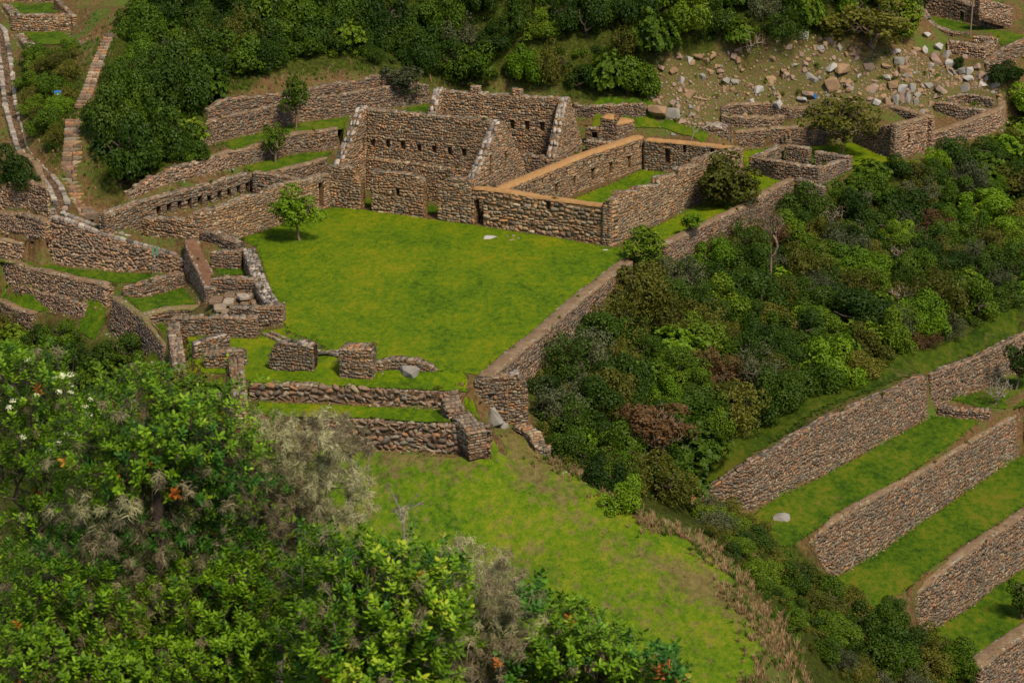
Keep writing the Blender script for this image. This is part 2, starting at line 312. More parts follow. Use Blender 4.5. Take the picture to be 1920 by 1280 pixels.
ALL_WALLS = []; BREAK = []       # BREAK: ground points the terrain has to pass through
class Wall:
    def __init__(s, label, pts, th=.8, name='stone_wall', cat='stone wall', group=None, holes=(), pal='mixed', core='core_dark', top='pale',
                 cap=None, ragged=.12, batter=.04, front=None, back=None, faces='FT', rows=(.11, .24), wide=(.13, .38), n=8, limit=300,
                 lintel=True, root=None, min_px=9.5, ends=True, capw=None):
        s.__dict__.update(label=label, th=th, name=name, cat=cat, group=group, holes=list(holes), pal=pal, core=core, top=top, cap=cap,
                          ragged=ragged, batter=batter, faces=faces, rows=rows, wide=wide, n=n, limit=limit, lintel=lintel, root=root, min_px=min_px, ends=ends, capw=capw)
        s.p = [tuple(q) for q in pts]; s.seed = len(ALL_WALLS) + 1
        p = s.p; s.S = [0.0]
        for i in range(1, len(p)): s.S.append(s.S[-1] + math.dist(p[i][:2], p[i - 1][:2]))
        s.L = s.S[-1]
        dirs = [Vector((p[i + 1][0] - p[i][0], p[i + 1][1] - p[i][1])).normalized() for i in range(len(p) - 1)]
        s.dirs = dirs; s.Mi = []
        for i in range(len(p)):
            a = dirs[max(0, i - 1)]; b = dirs[min(len(dirs) - 1, i)]
            na, nb = Vector((-a.y, a.x)), Vector((-b.y, b.x)); m = (na + nb)
            m = m / max(m.length_squared * .5, .5) if m.length > .1 else na
            s.Mi.append(m)
        if front is not None:
            for q in s.sample(.35):
                zf = s.zb(q) if front == 'zb' else front
                v = s.xy(q, -.02); BREAK.append((v[0], v[1], zf))
        if back is not None:
            for q in s.sample(.35):
                zf = s.zt(q, False) - .08 if back == 'zt' else back
                v = s.xy(q, th * .62); BREAK.append((v[0], v[1], zf))
        ALL_WALLS.append(s)
    def sample(s, d):
        n = max(1, int(s.L / d)); return [s.L * i / n for i in range(n + 1)]
    def seg(s, q):
        q = min(max(q, 0), s.L); i = 0
        while i < len(s.S) - 2 and q > s.S[i + 1]: i += 1
        return i, (q - s.S[i]) / max(1e-6, s.S[i + 1] - s.S[i])
    def xy(s, q, t=0.0):
        i, f = s.seg(q); a, b = s.p[i], s.p[i + 1]; ma, mb = s.Mi[i], s.Mi[i + 1]
        return ((a[0] + ma.x * t) * (1 - f) + (b[0] + mb.x * t) * f, (a[1] + ma.y * t) * (1 - f) + (b[1] + mb.y * t) * f)
    def zb(s, q): i, f = s.seg(q); return s.p[i][2] * (1 - f) + s.p[i + 1][2] * f
    def zt(s, q, rag=True):
        i, f = s.seg(q); z = s.p[i][3] * (1 - f) + s.p[i + 1][3] * f
        if rag and s.ragged:
            z += s.ragged * (1.6 * vnoise(q * .45, s.seed) + 1.2 * (vnoise(round(q * 2.2) * .73, s.seed + 50)))
        return z
    def build(s):
        first = s.p[0]; root = s.root
        if root is None:
            root = empty(s.name, (first[0], first[1], first[2]), s.label, s.cat, s.group); root['kind'] = 'thing'
        s.rootobj = root
        # ---- core
        cuts = set(round(x, 3) for x in s.sample(.5)) | set(round(x, 3) for x in s.S)
        for h in s.holes: cuts |= {round(h[0], 3), round(h[1], 3)}
        cuts = sorted(c for c in cuts if 0 <= c <= s.L + .001)
        V, F = [], []
        def hexa(s0, s1, t0, t1, za0, za1, zc0, zc1):
            k = len(V)
            for (q, t, z) in ((s0, t0, za0), (s1, t0, za1), (s1, t1, za1), (s0, t1, za0), (s0, t0, zc0), (s1, t0, zc1), (s1, t1, zc1), (s0, t1, zc0)):
                tt = t + (s.batter * max(0, z - s.zb(q)) if t0 == 0 and t == 0 else 0)
                x, y = s.xy(q, tt); V.append((x, y, z))
            F.extend([(k, k + 3, k + 2, k + 1), (k + 4, k + 5, k + 6, k + 7), (k, k + 1, k + 5, k + 4), (k + 1, k + 2, k + 6, k + 5), (k + 2, k + 3, k + 7, k + 6), (k + 3, k, k + 4, k + 7)])
        for a, b in zip(cuts[:-1], cuts[1:]):
            if b - a < .01: continue
            mid = (a + b) / 2; b0, b1 = s.zb(a) - .5, s.zb(b) - .5; t0, t1 = s.zt(a) - .05, s.zt(b) - .05
            act = [h for h in s.holes if h[0] - .005 <= a and b <= h[1] + .005]
            slabs = []
            dep = [h[4] for h in act if len(h) > 4 and h[4]]
            if not act: slabs.append((0, s.th, []))
            elif dep and len(dep) == len(act):
                nd = dep[0]; slabs.append((0, nd, act)); slabs.append((nd, s.th, []))
            else: slabs.append((0, s.th, act))
            for (u0, u1, hs) in slabs:
                zcur0, zcur1 = b0, b1
                for h in sorted(hs, key=lambda x: x[2]):
                    if h[2] > zcur0: hexa(a, b, u0, u1, zcur0, zcur1, min(h[2], t0), min(h[2], t1))
                    zcur0 = zcur1 = h[3]
                if t0 > zcur0 + .02 and t1 > zcur1 + .02: hexa(a, b, u0, u1, zcur0, zcur1, t0, t1)
        me = bpy.data.meshes.new('rubble_core'); me.from_pydata(V, [], F); me.update()
        link('rubble_core', me, M[s.core], root)
        # ---- facing stones
        st = Stones(s.min_px, s.limit); up = Vector((0, 0, 1)); rg = random.Random(s.seed * 13 + 5)
        def face(side):
            off = 0 if side > 0 else s.th
            zmin = min(q[2] for q in s.p) - .15; zmax = max(q[3] for q in s.p) + .5
            z = zmin + rg.uniform(-.1, 0)
            while z < zmax:
                h = rg.uniform(*s.rows); zc = z + h / 2
                iv = [(0.0, s.L)]
                for H in s.holes:
                    if H[2] < zc + h * .2 < H[3] and (side > 0 or not (len(H) > 4 and H[4])):
                        nv = []
                        for (a, b) in iv:
                            if H[1] <= a or H[0] >= b: nv.append((a, b)); continue
                            if H[0] > a: nv.append((a, H[0]))
                            if H[1] < b: nv.append((H[1], b))
                        iv = nv
                rub = s.pal in ('pink',) or 'terrace wall' in (s.label or '') or 'retaining' in (s.label or '')
                for (a, b) in iv:
                    q = a + (rg.uniform(-.2, 0) if a == 0 else 0); q = max(a, q)
                    while q < b - .08:
                        w = rg.uniform(*s.wide) * (1.0 if rg.random() > .12 else 1.5) * (.82 if rub else 1)
                        if b - q - w < s.wide[0] * .7: w = b - q
                        mid = q + w / 2; wob = .16 * vnoise(mid * .8, s.seed + round(z * 3) * .37) + .22 * vnoise(mid * 2.3, s.seed + 3) * h + rg.uniform(-.27, .27) * h
                        zz = zc + wob
                        if s.zb(mid) - .15 < zz and zz + h * .35 < s.zt(mid):
                            i, f = s.seg(mid); d = s.dirs[i]; X = Vector((d.x, d.y, 0)); Y = Vector((-d.y, d.x, 0))
                            if side < 0: X = -X; Y = -Y
                            tt = s.batter * max(0, zz - s.zb(mid)) if side > 0 else s.th
                            x, y = s.xy(mid, tt)
                            Zv = (up + Y * (s.batter if side > 0 else 0)).normalized()
                            zz += rg.uniform(-.3, .3) * h if rub else 0
                            a_ = rg.gauss(0, .55 if rub else .14); Xr = X * math.cos(a_) + Zv * math.sin(a_); Zr = Zv * math.cos(a_) - X * math.sin(a_)
                            g = rg.uniform(.92, 1.08) * (1.12 if rub else 1)
                            if h > .26 and w < .5 and rg.random() < .22:
                                for k in (-.25, .25): st.add(Vector((x, y, zz)) + Zr * h * k, Xr, Y, Zr, w * g, h * .47, 'face')
                            else: st.add(Vector((x, y, zz)), Xr, Y, Zr, w * g, h * rg.uniform(.82, 1.18), 'face')
                        q += w
                z += h
        if 'F' in s.faces: face(1)
        if 'B' in s.faces: face(-1)
        if 'T' in s.faces and s.cap is None:
            q = 0.0
            while q < s.L:
                w = rg.uniform(.22, .55)
                if s.L - q < .3: break
                w = min(w, s.L - q)
                mid = q + w / 2; t = s.batter * max(0, s.zt(mid) - s.zb(mid))
                hole = any(H[0] < mid < H[1] and H[3] > s.zt(mid) - .1 for H in s.holes)
                while t < s.th - .08 and not hole:
                    dt = rg.uniform(.22, .5)
                    if s.th - t - dt < .18: dt = s.th - t
                    i, f = s.seg(mid); d = s.dirs[i]; X = Vector((d.x, d.y, 0)); Zv = Vector((-d.y, d.x, 0))
                    slope = (s.zt(min(s.L, mid + .3)) - s.zt(max(0, mid - .3))) / .6
                    X = (X + up * max(-1.2, min(1.2, slope))).normalized()
                    x, y = s.xy(mid, t + dt / 2)
                    st.add(Vector((x, y, s.zt(mid) + rg.uniform(-.05, .04))), X, -up, Zv, w * 1.02 * (1 + abs(slope) * .3), dt * .97, 'top')
                    t += dt
                q += w
        if s.cap and s.cap != 'cap':
            q = 0.0
            while q < s.L:
                w = rg.uniform(.22, .5); mid = q + w / 2
                if mid < s.L and rg.random() < .8:
                    i, f = s.seg(mid); d = s.dirs[i]; X = Vector((d.x, d.y, 0)); Zv = Vector((-d.y, d.x, 0)); t = s.batter * max(0, s.zt(mid) - s.zb(mid))
                    slope = (s.zt(min(s.L, mid + .3)) - s.zt(max(0, mid - .3))) / .6; X = (X + up * max(-1.2, min(1.2, slope))).normalized()
                    dt = rg.uniform(.14, .34); x, y = s.xy(mid, t + dt / 2 - .02); st.add(Vector((x, y, s.zt(mid) + .05 + rg.uniform(-.02, .03))), X, -up, Zv, w, dt, 'top')
                    if rg.random() < .5: dt = rg.uniform(.14, .3); x, y = s.xy(mid, s.th - dt / 2); st.add(Vector((x, y, s.zt(mid) + .05)), X, -up, Zv, w, dt, 'top')
                    if s.cap == 'cap_moss' and rg.random() < .7: dt = .25; x, y = s.xy(mid, t + rg.uniform(.3, s.th - .3)); st.add(Vector((x, y, s.zt(mid) + .09)), X, -up, Zv, w, dt, 'top')
                q += w
        if s.ends:
            for e in (0, 1):
                q = 0 if e == 0 else s.L; i = 0 if e == 0 else len(s.dirs) - 1; d = s.dirs[i]
                Y = Vector((d.x, d.y, 0)) * (1 if e == 0 else -1); X = Vector((d.y, -d.x, 0)) * (1 if e == 0 else -1)
                z = s.zb(q) - .1
                while z < s.zt(q) - .05:
                    h = rg.uniform(*s.rows); t = s.batter * max(0, z - s.zb(q))
                    while t < s.th - .08:
                        dt = rg.uniform(.25, .6)
                        if s.th - t - dt < .2: dt = s.th - t
                        x, y = s.xy(q, t + dt / 2)
                        if z + h * .6 < s.zt(q): st.add(Vector((x, y, z + h / 2)), X, Y, up, dt * .96, h * .95, 'face')
                        t += dt
                    z += h
        # ---- lintels over openings
        if s.lintel:
            for H in s.holes:
                if H[3] < s.zt((H[0] + H[1]) / 2) - .15 and H[1] - H[0] < 3:
                    mid = (H[0] + H[1]) / 2; i, f = s.seg(mid); d = s.dirs[i]; x, y = s.xy(mid, s.batter * (H[3] - s.zb(mid)) - .015)
                    st.add(Vector((x, y, H[3] + .10)), Vector((d.x, d.y, 0)), Vector((-d.y, d.x, 0)), up, (H[1] - H[0]) + .35, .22, 'face', 'lintel')
        st.build(root, {'face': M[s.pal], 'top': M[s.top]}, s.n)
        # ---- earth or clay cap
        if s.cap:
            V, F = [], []; qs = s.sample(.4); ex = .05
            prof = [(-ex, -.10), (-ex + .04, .03), (.16, .11), (.5, .15), (.84, .11), (1, .03)]
            for q in qs:
                tb = s.batter * max(0, s.zt(q) - s.zb(q))
                for k, (u, dz) in enumerate(prof + [(1.0, -.10)]):
                    t = tb + u * (s.th - tb) if u > 0 else tb + u
                    if u == 1: t = s.th + (.03 if dz < 0 else 0)
                    t += .05 * vnoise(q * 1.7 + k * 9, s.seed)
                    x, y = s.xy(q, t); V.append((x, y, s.zt(q) + dz + .04 * vnoise(q * 1.3 + k * 5, s.seed + 9)))
            m = len(prof) + 1
            for i in range(len(qs) - 1):
                for k in range(m - 1): F.append((i * m + k, (i + 1) * m + k, (i + 1) * m + k + 1, i * m + k + 1))
            F.append(tuple(range(m))); F.append(tuple(reversed(range((len(qs) - 1) * m, len(qs) * m))))
            me = bpy.data.meshes.new('earth_cap'); me.from_pydata(V, [], F); me.update()
            for pl in me.polygons: pl.use_smooth = True
            link('earth_cap', me, M[s.cap], root)

# ------------------------------------------------------------------ the walls, as surveyed
W = Wall
Z0 = 0.0
# --- main gabled house at the plaza
uA = Vector((math.cos(math.radians(65)), math.sin(math.radians(65)))); 
A_FL = P(612, 386, 0).to_2d(); A_FR = P(884, 420, 0).to_2d(); vA = (A_FR - A_FL).normalized(); LA = (A_FR - A_FL).length
def la(px, base_z=0):    # distance along the plaza facade of a thing seen at px near its foot
    best = min((abs(proj((A_FL.x + vA.x * s_, A_FL.y + vA.y * s_, 1.0))[0] - px), s_) for s_ in np.arange(0, LA + 14, .05)); return best[1]
def lay(px, py):         # height at facade position px seen at row py
    s_ = la(px); q = A_FL + vA * s_; return ztop(q.y, py)
prof = [(612, 313), (662, 315), (664, 334), (677, 336), (691, 330), (694, 321), (770, 327), (786, 336), (794, 347), (817, 352), (822, 349), (838, 335), (884, 337)]
A = empty('gabled_house', (A_FL.x, A_FL.y, 0), 'front gabled stone house, roofless, its two doorway gaps facing the plaza lawn', 'ruined house')
doors = [(la(675), la(695), -1, 9), (la(792), la(819), -1, 9), (la(741), la(748), lay(745, 368), lay(745, 353), .5)]
W('', [(A_FL.x + vA.x * la(px), A_FL.y + vA.y * la(px), 0, lay(px, py)) for px, py in prof], th=.85, root=A, holes=doors, pal='warm', core='core_warm', ragged=.05, n=8, front=0., batter=.02, top='mixed', faces='FTB', wide=(.2, .55))
RA = 6.0; ZR = 7.7
def gable(o, th, side_label, holes, front_z=3.1, rb=4.8, faces='FB', zr=ZR, ra=RA, u=uA, root=None, top='white'):
    pts = [(o.x, o.y, 0, front_z), (o.x + u.x * (ra - .35), o.y + u.y * (ra - .35), 0, zr), (o.x + u.x * (ra + .35), o.y + u.y * (ra + .35), 0, zr), (o.x + u.x * (ra + rb), o.y + u.y * (ra + rb), 0, front_z - .2)]
    return W('', pts, th=th, root=root, holes=holes, pal='warm', core='core_warm', top=top, ragged=.05, faces=faces + 'T', batter=0, n=6, lintel=True)
gl = A_FL + vA * .9 + uA * .87; gr = A_FR + vA * .0 + uA * .05
gable(gl, .85, '', [(4.3, 4.75, 3.9, 5.3)], root=A, ra=RA - .85)
gable(gr, .85, '', [(3.5, 3.95, 3.6, 5.2), (6.6, 7.05, 3.4, 4.9)], root=A)
rl = A_FL + uA * RA + vA * .95; Lr = LA - 1.8
def lr(px, z): return min((abs(proj((rl.x + vA.x * s_, rl.y + vA.y * s_, z))[0] - px), s_) for s_ in np.arange(0, Lr, .05))[1]
nich = [(lr(x - 4, 5), lr(x + 4.5, 5), 4.25, 5.05, .4) for x in (698, 727, 755, 785, 814, 843, 870)]
W('', [(rl.x, rl.y, 0, ZR - .12), (rl.x + vA.x * Lr, rl.y + vA.y * Lr, 0, ZR - .05)], th=.8, root=A, holes=nich, pal='warm', core='core_warm', top='pale', ragged=.04, faces='FT', batter=.0, n=6, limit=300, min_px=8.5)
ll = rl - uA * .32
W('', [(ll.x, ll.y, 0, 3.25), (ll.x + vA.x * Lr, ll.y + vA.y * Lr, 0, 3.1)], th=.3, root=A, pal='warm', core='core_warm', top='warm', ragged=.03, faces='FT', batter=0, n=6)
bk = A_FL + uA * (RA + 4.8) + vA * .9
W('', [(bk.x, bk.y, 0, 2.9), (bk.x + vA.x * Lr, bk.y + vA.y * Lr, 0, 2.9)], th=.8, root=A, pal='warm', core='core_warm', ragged=.1, faces='T', batter=0, n=6)
# --- the rear gabled house
r0 = P(822, 168, 7.7).to_2d(); r1 = P(1058, 184, 7.7).to_2d(); vB = (r1 - r0).normalized(); uB = Vector((-vB.y, vB.x)); LB = (r1 - r0).length
Bh = empty('gabled_house', (r0.x - uB.x * 4, r0.y - uB.y * 4, 0), 'roofless gabled stone house standing behind the front one, with two stubs on its ridge', 'ruined house')
g0 = r0 - uB * 4.2 + vB * .4; g1 = r1 - uB * 4.2 + vB * .4
gable(g0, .8, '', [], root=Bh, ra=4.2, rb=4.2, u=uB); gable(g1, .8, '', [(3.0, 3.45, 3.6, 5.3), (5.3, 5.75, 3.7, 5.4)], root=Bh, ra=4.2, rb=4.2, u=uB)
def lb(px, z): return min((abs(proj((r0.x + vB.x * s_, r0.y + vB.y * s_, z))[0] - px), s_) for s_ in np.arange(0, LB, .05))[1]
nb = [(lb(x - 4, 5), lb(x + 4.5, 5), 4.5, 5.3, .4) for x in (880, 906, 932, 960, 988, 1016)]
W('', [(r0.x, r0.y, 0, ZR - .1), (r1.x, r1.y, 0, ZR - .1)], th=.8, root=Bh, holes=nb, pal='warm', core='core_warm', top='pale', ragged=.05, faces='FT', batter=0, n=6, min_px=8.5)
for px in (889, 968):
    s_ = lb(px, 8); q = r0 + vB * s_
    W('', [(q.x - vB.x * .4, q.y - vB.y * .4, 7.5, 8.25), (q.x + vB.x * .45, q.y + vB.y * .45, 7.5, 8.2)], th=.6, root=Bh, pal='warm', core='core_warm', ragged=0, faces='FT', batter=0, n=6)
f0 = r0 - uB * 4.2 + vB * .3
W('', [(f0.x, f0.y, 0, 3.3), (f0.x + vB.x * (LB - .2), f0.y + vB.y * (LB - .2), 0, 3.1)], th=.75, root=Bh, pal='mixed', core='core_warm', ragged=.1, faces='FT', batter=0, n=6)
b0 = r0 + uB * 4.2 + vB * .3
W('', [(b0.x, b0.y, 0, 3.0), (b0.x + vB.x * (LB - .2), b0.y + vB.y * (LB - .2), 0, 2.9)], th=.75, root=Bh, pal='mixed', core='core_warm', ragged=.1, faces='T', batter=0, n=6)
# --- the walled hall to the right of it
H = empty('walled_hall', tuple(P(884, 420, 0)), 'long roofless walled hall with clay-capped walls at the right corner of the plaza', 'ruined hall')
hf = [(884, 420, 353), (935, 428, 358), (1010, 439, 371), (1080, 450, 380), (1120, 457, 386), (1128, 458, 386), (1146, 462, 382)]
hp = [B(x, yb, 0, yt) for x, yb, yt in hf]
def along(pts, px, z=1.0):
    w_ = W.__new__(W); S = 0; best = (1e9, 0)
    for a, b in zip(pts[:-1], pts[1:]):
        L = math.dist(a[:2], b[:2])
        for k in range(int(L / .05)):
            f = k * .05 / L; x, _ = proj((a[0] * (1 - f) + b[0] * f, a[1] * (1 - f) + b[1] * f, z))
            if abs(x - px) < best[0]: best = (abs(x - px), S + f * L)
        S += L
    return best[1]
yd = P(896, 421, 0).y; yw = P(1027, 441, 0).y
W('', hp, th=.85, root=H, holes=[(along(hp, 889), along(hp, 906), -1, ztop(yd, 372)), (along(hp, 1023), along(hp, 1031), ztop(yw, 393), ztop(yw, 378))],
  pal='warm', core='core_warm', cap='cap', ragged=.03, front=0., batter=.02, wide=(.25, .75), rows=(.18, .42), faces='FT')
ho = [(1147, 462, 381), (1162, 454, 372), (1164, 453, 362), (1196, 437, 359), (1198, 435, 352), (1236, 417, 345), (1238, 415, 333), (1275, 395, 327), (1276, 394, 318), (1308, 379, 309), (1310, 378, 300), (1340, 364, 290), (1392, 341, 276)]
W('', [B(x, yb, 0, yt) for x, yb, yt in ho], th=.85, root=H, pal='warm', core='core_warm', ragged=.06, batter=.02, front=0., faces='FTB', top='pale')
hi = [T(937, 359, 3.0, 3.0), T(1005, 331, 3.0, 3.0), T(1100, 292, 3.0, 3.0), T(1207, 257, 3.0, 3.0)]
nI = []
for k in range(15): 
    x0 = along(hi, 985 + k * 15.3, 2.2); nI.append((x0, x0 + .28, 2.0, 2.65, .3))
for k in range(5):
    x0 = along(hi, 1040 + k * 34, 1.2); nI.append((x0 + .05, x0 + .6, .5, 1.6, .3))
nI = [h for i, h in enumerate(nI) if all(i >= j or h[1] < g[0] or h[0] > g[1] for j, g in enumerate(nI))]
W('', hi, th=1.1, root=H, holes=nI, pal='warm', core='core_warm', cap='cap', ragged=.0, batter=0, faces='FB', n=6)
hb = [B(1207, 319, 0, 263), B(1290, 326, 0, 270), B(1380, 340, 0, 280)]
W('', hb, th=.9, root=H, holes=[(along(hb, 1246), along(hb, 1256), .9, 2.2, .4), (along(hb, 1279), along(hb, 1286), 1.9, 2.8), (along(hb, 1331), along(hb, 1340), 1.9, 2.7)], pal='grey', core='core_dark', cap='cap', ragged=.0, batter=0, faces='F', n=6)
# --- left wing
Lw = empty('niched_hall', tuple(P(439, 449, 0)), 'long narrow roofless hall with a row of ten dark niches, left of the plaza', 'ruined hall')
wf = [(192, 430, 404), (236, 440, 408), (281, 450, 411), (345, 462, 412), (372, 463, 400), (420, 454, 388), (436, 450, 382), (467, 440, 368), (499, 430, 366), (508, 427, 354), (550, 411, 342), (575, 401, 337), (624, 385, 325)]
wfp = [B(x, yb, 0, yt) for x, yb, yt in wf]
W('', wfp, th=.8, root=Lw, pal='warm', core='core_warm', ragged=.06, faces='FTB', batter=.02, front=0., holes=[(along(wfp, 598), along(wfp, 608), .15, 2.45)], top='pale')
wr = [(199, 401), (264, 378), (348, 356), (396, 345), (467, 324)]
wrp = [T(x, y, 3.1, 3.1) for x, y in wr]
nw = []
for cx in (298, 317, 337, 356, 375, 393, 412, 430, 448, 464):
    q = along(wrp, cx - 4, 1.5); q2 = along(wrp, cx + 4, 1.5); nw.append((q, max(q2, q + .38), .7, 2.25, .55))
W('', wrp, th=.8, root=Lw, holes=nw, pal='grey', core='core_dark', ragged=.05, faces='FT', batter=0, cap=None, top='pale', back=1.6, n=6)
we = [T(472, 323, 3.1, 3.1), T(530, 332, 2.9, 2.9), T(578, 341, 2.6, 2.6)]
W('', we, th=.8, root=Lw, holes=[(along(we, 490), along(we, 501), 0.2, 1.9, .55)], pal='mixed', ragged=.05, faces='FT', batter=0, n=6)
ws = [T(192, 404, 2.45, 2.45), T(197, 402, 2.6, 2.6)]
# --- terraces on the upper left
ZA_, ZB_, ZC_ = 2.5, 3.95, 5.95
W('low retaining wall along the lawn just above the niched hall', [T(440, 331, 2.55, 1.6), T(500, 328, 2.55, 2.2), T(528, 322, 2.6, 2.4), T(575, 309, 2.6, 2.5), T(614, 297, 2.6, 2.5)], th=.7, front=.2, back=2.5, cap='cap_dirt', pal='mixed', ragged=.05, n=6)
W('retaining wall behind the lower lawn with the small tree, upper left of the plaza', [B(385, 344, 1.7, 303), B(435, 317, 2.3, 284), B(459, 309, ZA_, 281), B(503, 299, ZA_, 268), B(555, 287, ZA_, 251), B(600, 283, ZA_, 247), B(634, 277, ZA_, 243)],
  th=.7, front='zb', back=ZB_ - .05, cap='cap_dirt', pal='mixed', ragged=.05, n=6)
W('tall retaining wall behind the upper lawn with the slender tree', [B(385, 276, 3.8, 236), B(410, 265, ZB_, 224), B(514, 240, ZB_, 199), B(558, 229, ZB_, 184), B(599, 224, ZB_, 183), B(648, 217, ZB_, 176), B(719, 206, ZB_, 164), B(805, 192, ZB_, 158)],
  th=.7, front='zb', back=ZC_ - .1, pal='mixed', ragged=.05, n=6, top='pale')
W('low rough wall at the foot of the forest, topmost on the left', [B(390, 226, 5.8, 204), B(430, 214, 5.9, 188), B(522, 196, ZC_, 178), B(600, 181, ZC_, 165), B(660, 172, ZC_, 154), B(719, 162, ZC_, 142), B(760, 158, ZC_, 144)],
  th=.7, front='zb', back=6.8, pal='mixed', ragged=.15, n=6, top='mixed')
W('crumbling orange rubble wall running up behind the niched hall', [B(245, 374, 2.6, 360), B(300, 350, 2.8, 329), B(340, 338, 2.9, 312), B(400, 325, 2.9, 299), B(432, 315, 2.8, 291)], th=.7, front='zb', back='zt', pal='pink', ragged=.25, n=6, top='mixed')
# --- behind the houses
W('mossy retaining wall at the foot of the forest behind the rear gabled house', [B(1075, 219, 2.4, 197), B(1130, 221, 2.5, 198), B(1210, 222, 2.5, 198)], th=.7, front=2.4, back=3.5, pal='mixed', ragged=.12, n=6)
W('square stub of a small stone building beyond the hall corner', [B(1126, 263, 1.2, 220), B(1155, 266, 1.2, 224), B(1156, 266, 1.2, 233), B(1189, 256, 1.2, 226)], th=1.8, cap='cap', pal='mixed', core='core_warm', ragged=.03, batter=0, n=6, cat='ruin stub', name='building_stub')
W('low wall with a dark square opening beside the square stub', [B(1098, 262, 1.2, 239), B(1127, 264, 1.2, 240)], th=.7, holes=[(.6, 1.15, 1.4, 2.1, .5)], pal='grey', ragged=.02, batter=0, n=6)
W('low wall crossing between the rear house and the hall', [B(1098, 286, .5, 263), B(1130, 289, .5, 266), B(1158, 286, .5, 266)], th=.6, pal='mixed', ragged=.05, batter=0, n=6)
# --- right of the hall
W('long low retaining wall with pale coping between the hall and the spreading tree', [B(1378, 277, .1, 249), B(1444, 274, .1, 242), B(1504, 273, .1, 240), B(1557, 267, .1, 238), B(1600, 262, .2, 236)], th=.8, front=.05, back=1.45, cap='cap_dirt', pal='mixed', ragged=.03, n=6)
W('middle rubble terrace wall below the orange earth patch', [B(1352, 232, 1.8, 214), B(1400, 240, 1.5, 222), B(1450, 238, 1.5, 220), B(1520, 233, 1.5, 217)], th=.7, front=1.5, back=2.35, cap='cap_dirt', pal='mixed', ragged=.15, n=6)
W('upper rubble terrace wall below the boulder slope', [B(1352, 215, 2.6, 203), B(1400, 217, 2.4, 196), B(1445, 216, 2.4, 197), B(1480, 222, 2.3, 204), B(1545, 222, 2.3, 203), B(1600, 224, 2.3, 205)], th=.7, front=2.35, back=3.4, cap='cap_dirt', pal='mixed', ragged=.15, n=6)
W('tumbled pile of pale wall stones behind the hall corner', [B(1300, 262, 1.0, 236), B(1330, 270, .8, 232), B(1372, 277, .5, 240)], th=2.2, pal='grey', top='white', ragged=.45, batter=.15, n=6, back=2.2)
Hs = empty('small_house', tuple(P(1415, 330, 0)), 'small roofless stone house with a doorway gap on the lawn right of the hall', 'ruined house')
W('', [B(1415, 324, 0, 297), B(1455, 337, 0, 303), B(1500, 344, 0, 310), B(1535, 349, 0, 315)], th=.7, root=Hs, pal='mixed', ragged=.05, faces='FTB', batter=0)
W('', [B(1536, 349, 0, 315), B(1565, 335, 0, 306), B(1597, 318, 0, 297)], th=.7, root=Hs, pal='mixed', ragged=.05, faces='FT', batter=0, n=6)
W('', [T(1417, 297, 1.35, 1.35), T(1470, 271, 1.5, 1.5)], th=.7, root=Hs, pal='mixed', ragged=.05, faces='FT', batter=0, n=6)
W('', [T(1472, 273, 1.6, 1.6), T(1516, 279, 1.6, 1.6)], th=.7, root=Hs, pal='mixed', ragged=.05, faces='FT', batter=0, n=6)
W('', [T(1527, 284, 1.5, 1.5), T(1592, 296, 1.4, 1.4)], th=.7, root=Hs, pal='mixed', ragged=.05, faces='FT', batter=0, n=6)
W('narrow retaining wall along the grass strip outside the hall, down to the corner tree', [T(1250, 458, .35, 1.9), T(1295, 436, .35, 2.0), T(1352, 410, .35, 2.1), T(1404, 386, .3, 2.1), T(1406, 379, .6, 2.3), T(1449, 358, .6, 2.2), T(1490, 337, .7, 2.2)],
  th=.8, front='zb', back=0., pal='mixed', ragged=.06, cap='cap_dirt')
W('low stretch of wall joining the small house to the grass strip wall', [T(1492, 337, .7, 2.1), T(1515, 345, .5, 2.0), T(1545, 352, .3, 1.6)], th=.7, front='zb', back=0., pal='mixed', ragged=.1, n=6)
Kh = empty('walled_compound', tuple(P(1748, 281, 0)), 'ruined stone compound of several rooms below the boulder slope, far right', 'ruined compound')
W('', [B(1600, 268, 0, 250), B(1655, 290, 0, 236), B(1677, 297, 0, 235)], th=.7, root=Kh, pal='pink', ragged=.08, n=6, batter=.02)
W('', [B(1678, 298, 0, 235), B(1710, 290, 0, 227), B(1737, 283, 0, 219), B(1746, 282, .1, 222)], th=.7, root=Kh, pal='pink', ragged=.04, n=6, batter=.02, cap='cap_dirt', holes=[(1.9, 2.2, 1.3, 2.1, .4)], front='zb')
W('', [B(1747, 282, .1, 251), B(1809, 264, .6, 231), B(1840, 254, .9, 219), B(1873, 243, 1.2, 207), B(1884, 228, 1.5, 196), B(1882, 214, 2.0, 190)], th=.8, root=Kh, pal='pink', ragged=.04, n=6, batter=.02, front='zb', back=1.6, cap='cap_dirt')
W('', [B(1647, 222, 2.0, 197), B(1690, 230, 2.0, 205), B(1736, 240, 1.9, 219)], th=.7, root=Kh, pal='mixed', ragged=.06, n=6, cap='cap_dirt', holes=[(.3, .6, 2.3, 2.9, .4), (2.4, 2.7, 2.3, 2.9, .4)], batter=0)
W('', [B(1752, 208, 2.6, 192), B(1790, 221, 2.2, 196), B(1803, 226, 2.0, 204), B(1840, 232, 1.9, 206), B(1872, 226, 1.9, 205)], th=.7, root=Kh, pal='mixed', ragged=.06, n=6, batter=0, front='zb', back=3.0)
W('', [B(1776, 196, 3.1, 183), B(1808, 194, 3.0, 176), B(1840, 199, 2.9, 180), B(1862, 205, 2.7, 187)], th=.7, root=Kh, pal='mixed', ragged=.06, n=6, batter=0, front='zb', back=4.2)
